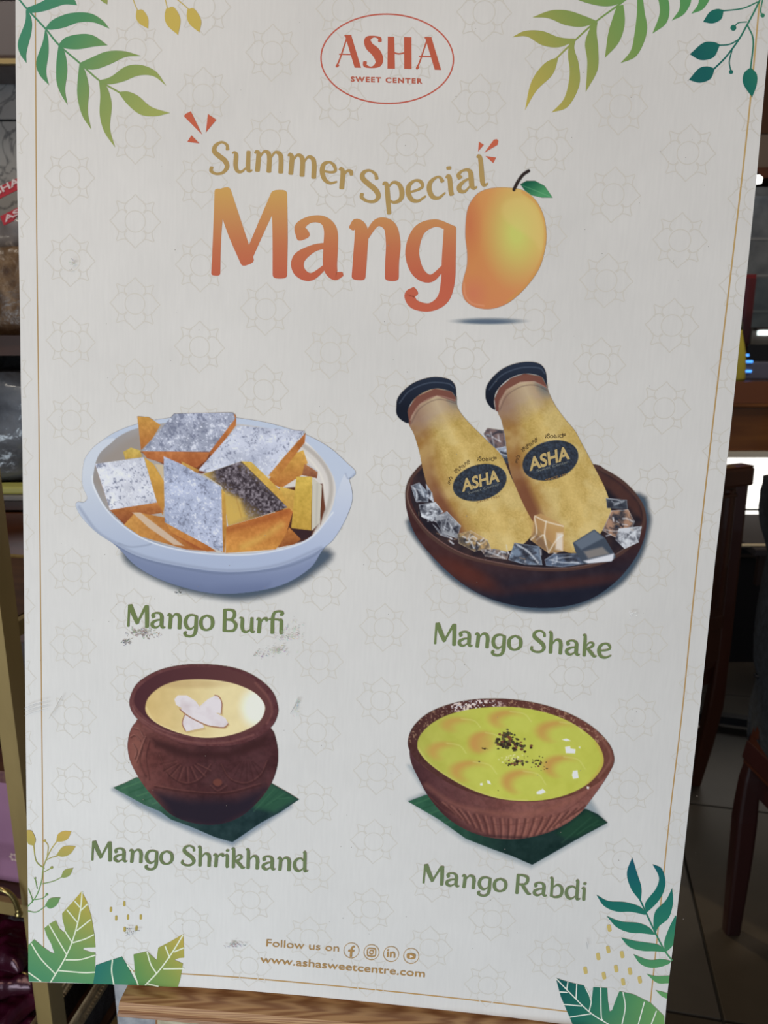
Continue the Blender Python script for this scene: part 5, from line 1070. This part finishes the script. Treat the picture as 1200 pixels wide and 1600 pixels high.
for pts, base, sd in [([(115, 570), (150, 556), (190, 600), (188, 640), (135, 636)], (134, 144, 156), 61), ([(178, 560), (205, 600), (215, 645), (188, 620)], (150, 158, 170), 62), ([(148, 650), (220, 640), (252, 680), (205, 722), (160, 702)], (196, 202, 208), 63),
                      ([(212, 705), (268, 678), (328, 740), (312, 795), (250, 772)], (150, 154, 160), 64), ([(205, 730), (250, 770), (300, 800), (240, 780)], (110, 112, 120), 74), ([(312, 775), (370, 760), (440, 800), (455, 835), (385, 850), (318, 815)], (190, 156, 104), 65), ([(412, 842), (470, 838), (532, 852), (525, 884), (430, 870)], (128, 112, 104), 66),
                      ([(555, 812), (662, 828), (674, 907), (600, 905), (530, 885)], (116, 132, 152), 67), ([(684, 885), (722, 860), (832, 858), (852, 902), (760, 916), (690, 910)], (90, 104, 126), 69),
                      ([(945, 622), (1034, 630), (1038, 668), (950, 665)], (70, 76, 86), 72), ([(930, 760), (968, 676), (1040, 670), (1068, 722), (1050, 770), (985, 790)], (170, 132, 108), 70), ([(985, 800), (1000, 752), (1098, 742), (1085, 810), (1025, 838)], (196, 200, 206), 71)]: ice(pts, base, sd)
gr = np.random.RandomState(21)
for _ in range(70):                               # broken glints and dark gaps all along the ice
    t = gr.rand(); cx = np.interp(t, [0, .15, .3, .5, .7, .85, 1], [130, 190, 280, 470, 640, 860, 1060]) + gr.randn() * 26; cy = np.interp(t, [0, .15, .3, .5, .7, .85, 1], [590, 690, 770, 850, 875, 850, 740]) + gr.randn() * 24
    a = gr.rand() * 6.3; L = gr.uniform(5, 22); c.line([(cx, cy), (cx + L * math.cos(a), cy + L * math.sin(a))], gr.uniform(2, 7), [(232, 236, 242), (206, 212, 220), (60, 62, 74), (38, 36, 46), (170, 140, 110)][gr.randint(5)], 5, gr.uniform(.5, .9), mi, False)
mq = c.poly([(640, 696), (668, 688), (766, 738), (764, 850), (702, 858), (622, 800)], (200, 156, 96), 3, .8)
for l in ([(645, 700), (690, 722), (764, 742)], [(690, 722), (684, 790), (700, 855)], [(640, 700), (650, 770), (625, 800)], [(700, 855), (735, 800), (762, 780)], [(650, 800), (680, 780), (690, 820)]): c.line(l, 5, (232, 226, 212), 6, .8, mq)
c.poly([(640, 770), (680, 800), (700, 850), (650, 820)], (120, 92, 74), 14, .6, False, mq); c.poly([(735, 770), (762, 770), (762, 848), (730, 840)], (226, 226, 226), 14, .7, False, mq)
ms = c.poly([(804, 812), (895, 755), (940, 790), (988, 872), (968, 892), (850, 902), (815, 850)], (66, 76, 90), 3); c.poly([(810, 812), (895, 760), (935, 792), (840, 842)], (112, 124, 138), 8, .7, False, ms); c.poly([(850, 890), (980, 858), (975, 892), (870, 902)], (224, 226, 232), 8, .9, False, ms); c.poly([(850, 850), (930, 830), (960, 860), (870, 880)], (150, 140, 130), 14, .7, False, ms)
shake = c.build('dish_picture', poster, 'printed pair of yellow bottles in a dark bowl of ice')
k = Ink(); TX = (196, 170, 108)
def P2(p): return (600 + p[0] / 2.7273, 550 + p[1] / 2.7273)
for (cx, cy, w, hgt, ro) in [(413, 545, 166, 54, -.27), (706, 450, 180, 58, -.30)]:
    a = (cx - w / 2 * math.cos(ro), cy - w / 2 * math.sin(ro) + hgt / 2); b = (cx + w / 2 * math.cos(ro), cy + w / 2 * math.sin(ro) + hgt / 2)
    plain(k, 'ASHA', P2(a), P2(b), hgt / 2.7273, TX, (math.sin(ro) * -.3 * -1, -math.cos(ro)), offset=.03)
    # small words below, and the arched line above the badge
    plain(k, 'SINCE 1951', P2((cx - 18, cy + 100)), P2((cx + 78, cy + 74)), 3.4, (150, 112, 60), (-.2, -1), offset=.012)
    plain(k, 'Sweet Center', P2((cx - 55, cy + 62)), P2((cx + 80, cy + 22)), 4.2, (112, 116, 112), (-.2, -1))
    words = [('ಆಶಾ', -2.85, -2.52), ('ಸ್ವೀಟ್ಸ್', -2.36, -1.72), ('ಸೆಂಟರ್', -1.52, -.86)]
    rx, ry = (w / 2 + 52), (hgt / 2 + 68)
    for wd, a0, a1 in words:
        n = 1
        q0 = (cx + 2 + rx * math.cos(a0) * math.cos(ro) - ry * math.sin(a0) * math.sin(ro), cy + 12 + rx * math.cos(a0) * math.sin(ro) + ry * math.sin(a0) * math.cos(ro))
        q1 = (cx + 2 + rx * math.cos(a1) * math.cos(ro) - ry * math.sin(a1) * math.sin(ro), cy + 12 + rx * math.cos(a1) * math.sin(ro) + ry * math.sin(a1) * math.cos(ro))
        d = np.array(q1) - np.array(q0); d /= np.linalg.norm(d)
        plain(k, wd, P2(q0), P2(q1), 6.6, (66, 50, 36), (d[1], -d[0]), offset=.012)
k.build('bottle_lettering', shake, 'gold and brown lettering on the bottle badges')

# --- round clay pot
c = Canvas(160, 1020, 3.6364, 1200, 1110)
leaf = [(62, 765), (125, 740), (190, 708), (300, 700), (960, 740), (1050, 790), (1117, 832), (1010, 905), (900, 965), (740, 1074), (640, 1045), (500, 985), (390, 945), (330, 900), (240, 862)]
c.poly([(62, 775), (200, 800), (900, 880), (1070, 872), (740, 1092), (520, 1020), (350, 945), (190, 862)], (128, 148, 170), 52, .85)
gn = c.noise(40, 8, 3)
ml = c.poly(leaf, lambda X, Y: mixc((60, 106, 84), (30, 54, 58), np.clip((X - 250) / 420, 0, 1) * .9 + np.clip((Y - 820) / 400, 0, .3)) + ((gn - .5) * 22)[..., None], 2.6)
c.poly([(830, 800), (960, 738), (1050, 790), (1110, 830), (980, 905), (860, 880)], (46, 96, 70), 40, .8, False, ml)
for i, x in enumerate(range(110, 420, 44)): c.line([(x, 770 + (x - 110) * .5), (x + 110, 730 + (x - 110) * .5)], 5, (34, 86, 58) if i % 2 else (84, 138, 96), 8, .6, ml)
for i in range(6): c.line([(860 + i * 36, 900 - i * 18), (980 + i * 28, 770 + i * 12)], 4, (30, 74, 56) if i % 2 else (66, 118, 86), 8, .5, ml)
tn = c.noise(22, 9, 4); tn2 = c.noise(90, 19, 3)
pot = [(240, 370), (190, 395), (160, 440), (145, 510), (150, 580), (175, 650), (235, 750), (320, 850), (400, 922), (520, 966), (660, 972), (780, 932), (880, 850), (955, 750), (992, 650), (998, 560), (982, 475), (962, 435), (900, 390), (600, 330)]
mp_ = c.poly(pot, lambda X, Y: mixc((124, 72, 68), (80, 46, 50), (X - 150) / 420) * (1 - .12 * np.clip((tn[..., None] - .4) * 3, 0, 1)) + ((tn2 - .5) * 22)[..., None], 2.6, loop=True)
c.poly([(300, 790), (500, 830), (760, 830), (930, 770), (860, 900), (660, 1000), (400, 960)], (36, 30, 44), 90, .95, False, mp_)
c.poly([(280, 480), (500, 560), (720, 560), (940, 460), (930, 530), (700, 600), (450, 590), (300, 530)], (60, 32, 34), 40, .8, False, mp_)
c.ell(190, 560, 40, 120, (146, 92, 82), .1, 50, .6, mp_)
D1, L1 = (58, 30, 32), (146, 92, 82)
for p in [[(330, 590), (380, 690), (470, 745), (560, 720), (620, 640)], [(680, 640), (730, 720), (820, 745), (900, 700), (940, 620)], [(300, 760), (480, 790), (700, 800), (900, 750)], [(620, 760), (660, 790), (710, 760)], [(230, 540), (215, 620), (250, 700)], [(270, 500), (250, 600), (270, 720)]]:
    c.line(p, 7, D1, 10, .65, mp_); c.line([(x - 4, y - 9) for x, y in p], 4, L1, 8, .35, mp_)
for i in range(8):
    a = 3.0 - i * .36; x0, y0 = 475 + 62 * math.cos(a), 610 + 40 * math.sin(a) * 1; x1, y1 = 475 + 145 * math.cos(a), 615 + 112 * abs(math.sin(a))
    c.line([(x0, y0), (x1, y1)], 6, D1, 9, .6, mp_, False); c.line([(x0 + 10, y0), (x1 + 14, y1)], 5, L1, 9, .35, mp_, False)
    x0, x1 = 820 + 40 * math.cos(a), 820 + 110 * math.cos(a); c.line([(x0, 615), (x1, 625 + 100 * abs(math.sin(a)))], 5, D1, 9, .5, mp_, False)
for i, p in enumerate([[(180, 430), (215, 440), (240, 480)], [(165, 480), (190, 470), (220, 500)], [(250, 480), (220, 560), (200, 620)], [(180, 520), (200, 560), (190, 600)]]): c.line(p, 6, D1, 8, .6, mp_); c.line([(x - 6, y - 6) for x, y in p], 4, (176, 126, 116), 6, .5, mp_)
c.ell(655, 735, 26, 20, (120, 66, 56), 0, 8, .8, mp_); c.line([(630, 745), (655, 765), (690, 745)], 5, D1, 6, .7, mp_)
rimo = [(155, 265), (185, 190), (240, 140), (330, 95), (440, 70), (550, 63), (680, 72), (800, 100), (900, 155), (970, 225), (997, 300), (996, 350), (965, 415), (880, 480), (760, 520), (620, 530), (480, 515), (370, 480), (270, 430), (195, 370), (162, 320)]
mr = c.poly(rimo, lambda X, Y: mixc((112, 68, 70), (92, 52, 56), X / 900) + ((tn - .5) * 26)[..., None], 2.6, loop=True)
c.poly([(180, 270), (220, 185), (330, 115), (460, 84), (580, 80), (720, 92), (840, 140), (920, 205), (955, 290), (950, 350), (900, 420), (760, 475), (600, 490), (450, 465), (330, 420), (230, 350)], lambda X, Y: mixc((80, 44, 52), (100, 60, 60), (X - 200) / 700), 8, 1, True, mr)
c.line([(870, 170), (940, 250), (965, 330), (935, 400)], 8, (150, 96, 88), 14, .55, mr); c.line([(195, 360), (290, 430), (420, 485), (560, 510), (720, 505), (860, 465)], 6, (150, 98, 90), 12, .55, mr); c.line([(172, 300), (200, 350), (280, 408), (400, 455), (540, 482)], 4, (176, 130, 124), 6, .35, mr)
cream = [(245, 312), (262, 255), (320, 200), (400, 165), (500, 150), (620, 152), (750, 174), (860, 222), (915, 280), (922, 330), (890, 390), (810, 440), (690, 474), (560, 480), (430, 452), (320, 405), (260, 355)]
cn = c.noise(60, 12, 3)
mc = c.poly(cream, lambda X, Y: mixc((216, 188, 124), (228, 214, 164), (X - 250) / 420) + ((cn - .5) * 14)[..., None], 4, loop=True)
c.ell(880, 310, 90, 110, (232, 234, 226), 0, 80, .9, mc); c.ell(500, 175, 200, 24, (190, 160, 110), 0, 30, .5, mc); c.line([(250, 310), (300, 390), (430, 450), (560, 478), (700, 470)], 8, (238, 222, 170), 12, .6, mc)
PK, BR = (216, 212, 220), (140, 74, 56)
for pts, out in [([(410, 262), (430, 240), (480, 240), (530, 272), (555, 305), (530, 325), (460, 318), (420, 295)], None), ([(650, 237), (678, 275), (678, 345), (610, 332), (550, 306), (600, 262)], [(640, 240), (664, 248), (680, 285), (676, 345)]), ([(470, 350), (454, 400), (474, 446), (580, 424), (560, 380)], [(468, 352), (455, 400), (474, 444)]), ([(440, 318), (500, 300), (560, 305), (640, 335), (700, 370), (716, 400), (690, 422), (600, 410), (520, 372), (460, 335)], [(440, 318), (480, 352), (520, 376), (600, 412), (690, 423), (716, 402)])]:
    sh = [(x + 8, y + 10) for x, y in pts]; c.poly(sh, (190, 160, 110), 12, .6, False, mc)
    ma = c.poly(pts, lambda X, Y: mixc(PK, (200, 190, 198), (cn - .4) * 2), 3)
    if out: c.line(out, 5, BR, 4, .85)
c.build('dish_picture', poster, 'printed round clay pot of cream with almond slices')

# --- fluted clay bowl
c = Canvas(620, 1070, 3.3333, 1200, 1000)
c.poly([(60, 420), (150, 560), (60, 600), (350, 810), (700, 950), (1090, 730), (1010, 600), (800, 600)], (136, 156, 168), 44, .55)
gn = c.noise(40, 31, 3)
leaf = [(58, 606), (150, 572), (260, 560), (985, 645), (1045, 672), (1097, 717), (960, 790), (820, 870), (705, 936), (600, 890), (500, 855), (360, 800), (220, 700)]
ml = c.poly(leaf, lambda X, Y: mixc((46, 96, 72), (26, 50, 48), np.clip((X - 150) / 420, 0, 1)) + ((gn - .5) * 20)[..., None], 2.6)
c.poly([(830, 770), (990, 650), (1095, 716), (950, 790), (880, 800)], (34, 78, 54), 34, .7, False, ml)
for i, x in enumerate(range(90, 330, 40)): c.line([(x, 620 + (x - 90) * .62), (x + 80, 590 + (x - 90) * .62)], 5, (28, 72, 50) if i % 2 else (70, 122, 84), 8, .6, ml)
for i in range(5): c.line([(860 + i * 40, 820 - i * 22), (1010 + i * 18, 690 + i * 8)], 4, (24, 60, 46) if i % 2 else (52, 98, 72), 8, .5, ml)
tn = c.noise(18, 32, 4); tn2 = c.noise(80, 33, 3)
bowl = [(120, 300), (70, 330), (74, 400), (110, 480), (165, 580), (250, 680), (350, 748), (450, 786), (560, 802), (660, 798), (780, 770), (880, 722), (960, 660), (1030, 570), (1095, 475), (1126, 405), (1100, 350), (900, 300), (500, 250)]
mb = c.poly(bowl, lambda X, Y: mixc((84, 50, 54), (138, 86, 78), (X - 120) / 560) * (1 - .10 * np.clip((tn[..., None] - .4) * 3, 0, 1)) + ((tn2 - .5) * 20)[..., None], 2.6, loop=True)
c.poly([(80, 380), (160, 540), (300, 700), (420, 780), (260, 720), (120, 560)], (64, 36, 40), 50, .7, False, mb)
for i in range(19):
    t = i / 18; x0 = 225 + t * 800; y0 = 600 + 110 * math.sin(t * math.pi) + 10 * math.cos(t * 6); x1 = 300 + t * 620; y1 = y0 + 62 + 38 * math.sin(t * math.pi)
    c.line([(x0, y0), ((x0 + x1) / 2 + 3, (y0 + y1) / 2), (x1, y1)], 9, (82, 46, 44), 9, .7, mb); c.line([(x0 + 14, y0), ((x0 + x1) / 2 + 16, (y0 + y1) / 2), (x1 + 13, y1)], 8, (178, 116, 98), 9, .5, mb)
c.line([(170, 580), (260, 660), (380, 705), (560, 728), (760, 700), (900, 640), (1020, 540)], 4, (108, 62, 56), 8, .6, mb); c.line([(150, 520), (300, 620), (500, 665), (700, 668), (900, 600), (1060, 500)], 16, (166, 104, 86), 30, .45, mb)
c.poly([(300, 760), (450, 790), (700, 805), (860, 740), (700, 790), (500, 780)], (50, 34, 38), 20, .6, False, mb)
rimo = [(57, 305), (80, 225), (150, 155), (250, 108), (370, 80), (500, 71), (640, 80), (780, 108), (910, 155), (1020, 220), (1100, 300), (1130, 370), (1120, 430), (1060, 500), (970, 552), (850, 592), (700, 608), (560, 600), (420, 572), (280, 515), (160, 440), (85, 370)]
mr = c.poly(rimo, lambda X, Y: mixc((78, 46, 44), (112, 66, 56), (X - 80) / 900) + ((tn - .5) * 24)[..., None], 2.6, loop=True)
sn = c.noise(9, 41, 2)
c.blend(np.clip((sn - .52) * 9, 0, 1) * c.mell(400, 108, 140, 34, -.05, 30) * mr, (226, 226, 236)); c.blend(np.clip((sn - .62) * 9, 0, 1) * mr * .5 * (c.Y < 300), (206, 170, 130))
c.line([(1030, 240), (1095, 320), (1112, 390), (1050, 480)], 8, (158, 108, 92), 14, .6, mr); c.line([(130, 420), (240, 500), (400, 575), (560, 603), (760, 600)], 5, (136, 90, 78), 10, .6, mr)
cur = [(107, 312), (120, 265), (175, 205), (260, 158), (370, 128), (480, 115), (600, 114), (730, 132), (860, 172), (970, 235), (1045, 305), (1076, 380), (1062, 440), (1000, 510), (900, 565), (780, 596), (660, 603), (530, 590), (390, 545), (260, 475), (165, 405), (118, 350)]
cn = c.noise(70, 43, 3)
YG = (194, 198, 72)
mc = c.poly(cur, lambda X, Y: mixc((186, 188, 76), (200, 206, 76), (X - 100) / 400) + ((cn - .5) * 18)[..., None], 4, loop=True)
c.line([(112, 330), (170, 410), (270, 480), (400, 548), (540, 592), (680, 602)], 8, (216, 210, 120), 14, .6, mc)
c.line([(1040, 300), (1072, 380), (1050, 450), (990, 520)], 10, (206, 170, 70), 20, .7, mc)
for (cx, cy, rx, ry, a) in [(345, 215, 95, 42, .9), (600, 185, 105, 50, 1), (860, 250, 120, 60, 1), (270, 350, 95, 50, .9), (410, 455, 115, 58, 1), (670, 510, 110, 65, 1), (880, 430, 105, 60, 1), (470, 300, 80, 55, 1)]:
    mo = c.mell(cx - 14, cy - 2, rx, ry, .1, 34); mi2 = c.mell(cx + 26, cy + 16, rx * .86, ry * .9, .1, 44)
    c.blend(np.clip(mo - mi2, 0, 1) * mc * .95 * a * np.clip(1.1 - (c.X - (cx - rx * .4)) / (rx * 1.3), 0, 1), (206, 156, 74))
    c.blend(mi2 * mc * .28, (206, 214, 92)); c.line([(cx - rx * .1, cy - ry * .95), (cx + rx * .6, cy - ry * .7), (cx + rx * .95, cy + ry * .1)], 4, (222, 222, 130), 8, .55, mc)
c.ell(440, 310, 60, 40, (208, 150, 76), -.3, 50, .6, mc)
rr = np.random.RandomState(4)
def crumbs(cx, cy, sx, sy, n, r0, r1):
    for _ in range(n):
        x = cx + rr.randn() * sx; y = cy + rr.randn() * sy; r = rr.uniform(r0, r1); col = [(44, 42, 36), (70, 66, 44), (96, 92, 58), (58, 40, 34), (120, 70, 50)][rr.randint(5)]
        c.poly([(x + r * math.cos(a) * rr.uniform(.6, 1.3), y + r * .8 * math.sin(a) * rr.uniform(.6, 1.3)) for a in np.linspace(0, 6.28, 6)[:-1]], col, 2.5)
crumbs(570, 262, 20, 14, 26, 6, 13); crumbs(555, 302, 30, 16, 48, 6, 13); crumbs(640, 316, 20, 16, 26, 5, 11); crumbs(620, 408, 24, 10, 22, 5, 11); crumbs(735, 408, 26, 14, 16, 3, 8); crumbs(700, 375, 40, 8, 6, 2, 5); crumbs(455, 330, 12, 4, 4, 2, 6)
crumbs(430, 400, 3, 2, 1, 4, 5); crumbs(525, 548, 3, 2, 1, 3, 4); crumbs(765, 440, 8, 3, 3, 3, 6)
for pts in [[(876, 322), (902, 318), (904, 330), (930, 334), (928, 356), (880, 354)], [(918, 446), (940, 444), (946, 484), (918, 488), (912, 468)], [(728, 556), (760, 540), (776, 556), (750, 568), (728, 568)], [(860, 284), (884, 278), (906, 290), (880, 292)], [(434, 512), (446, 510), (446, 522), (434, 522)], [(470, 495), (484, 500), (490, 516), (472, 512)], [(945, 322), (955, 320), (954, 330)], [(990, 528), (1002, 530), (998, 542), (988, 538)]]: c.poly(pts, (240, 242, 236), 4, .95)
for _ in range(30): x, y = 600 + rr.randn() * 40, 380 + rr.randn() * 12; c.ell(x, y, 4, 3, (226, 226, 170), 0, 3, .7, mc)
c.build('dish_picture', poster, 'printed fluted clay bowl of yellow dessert')
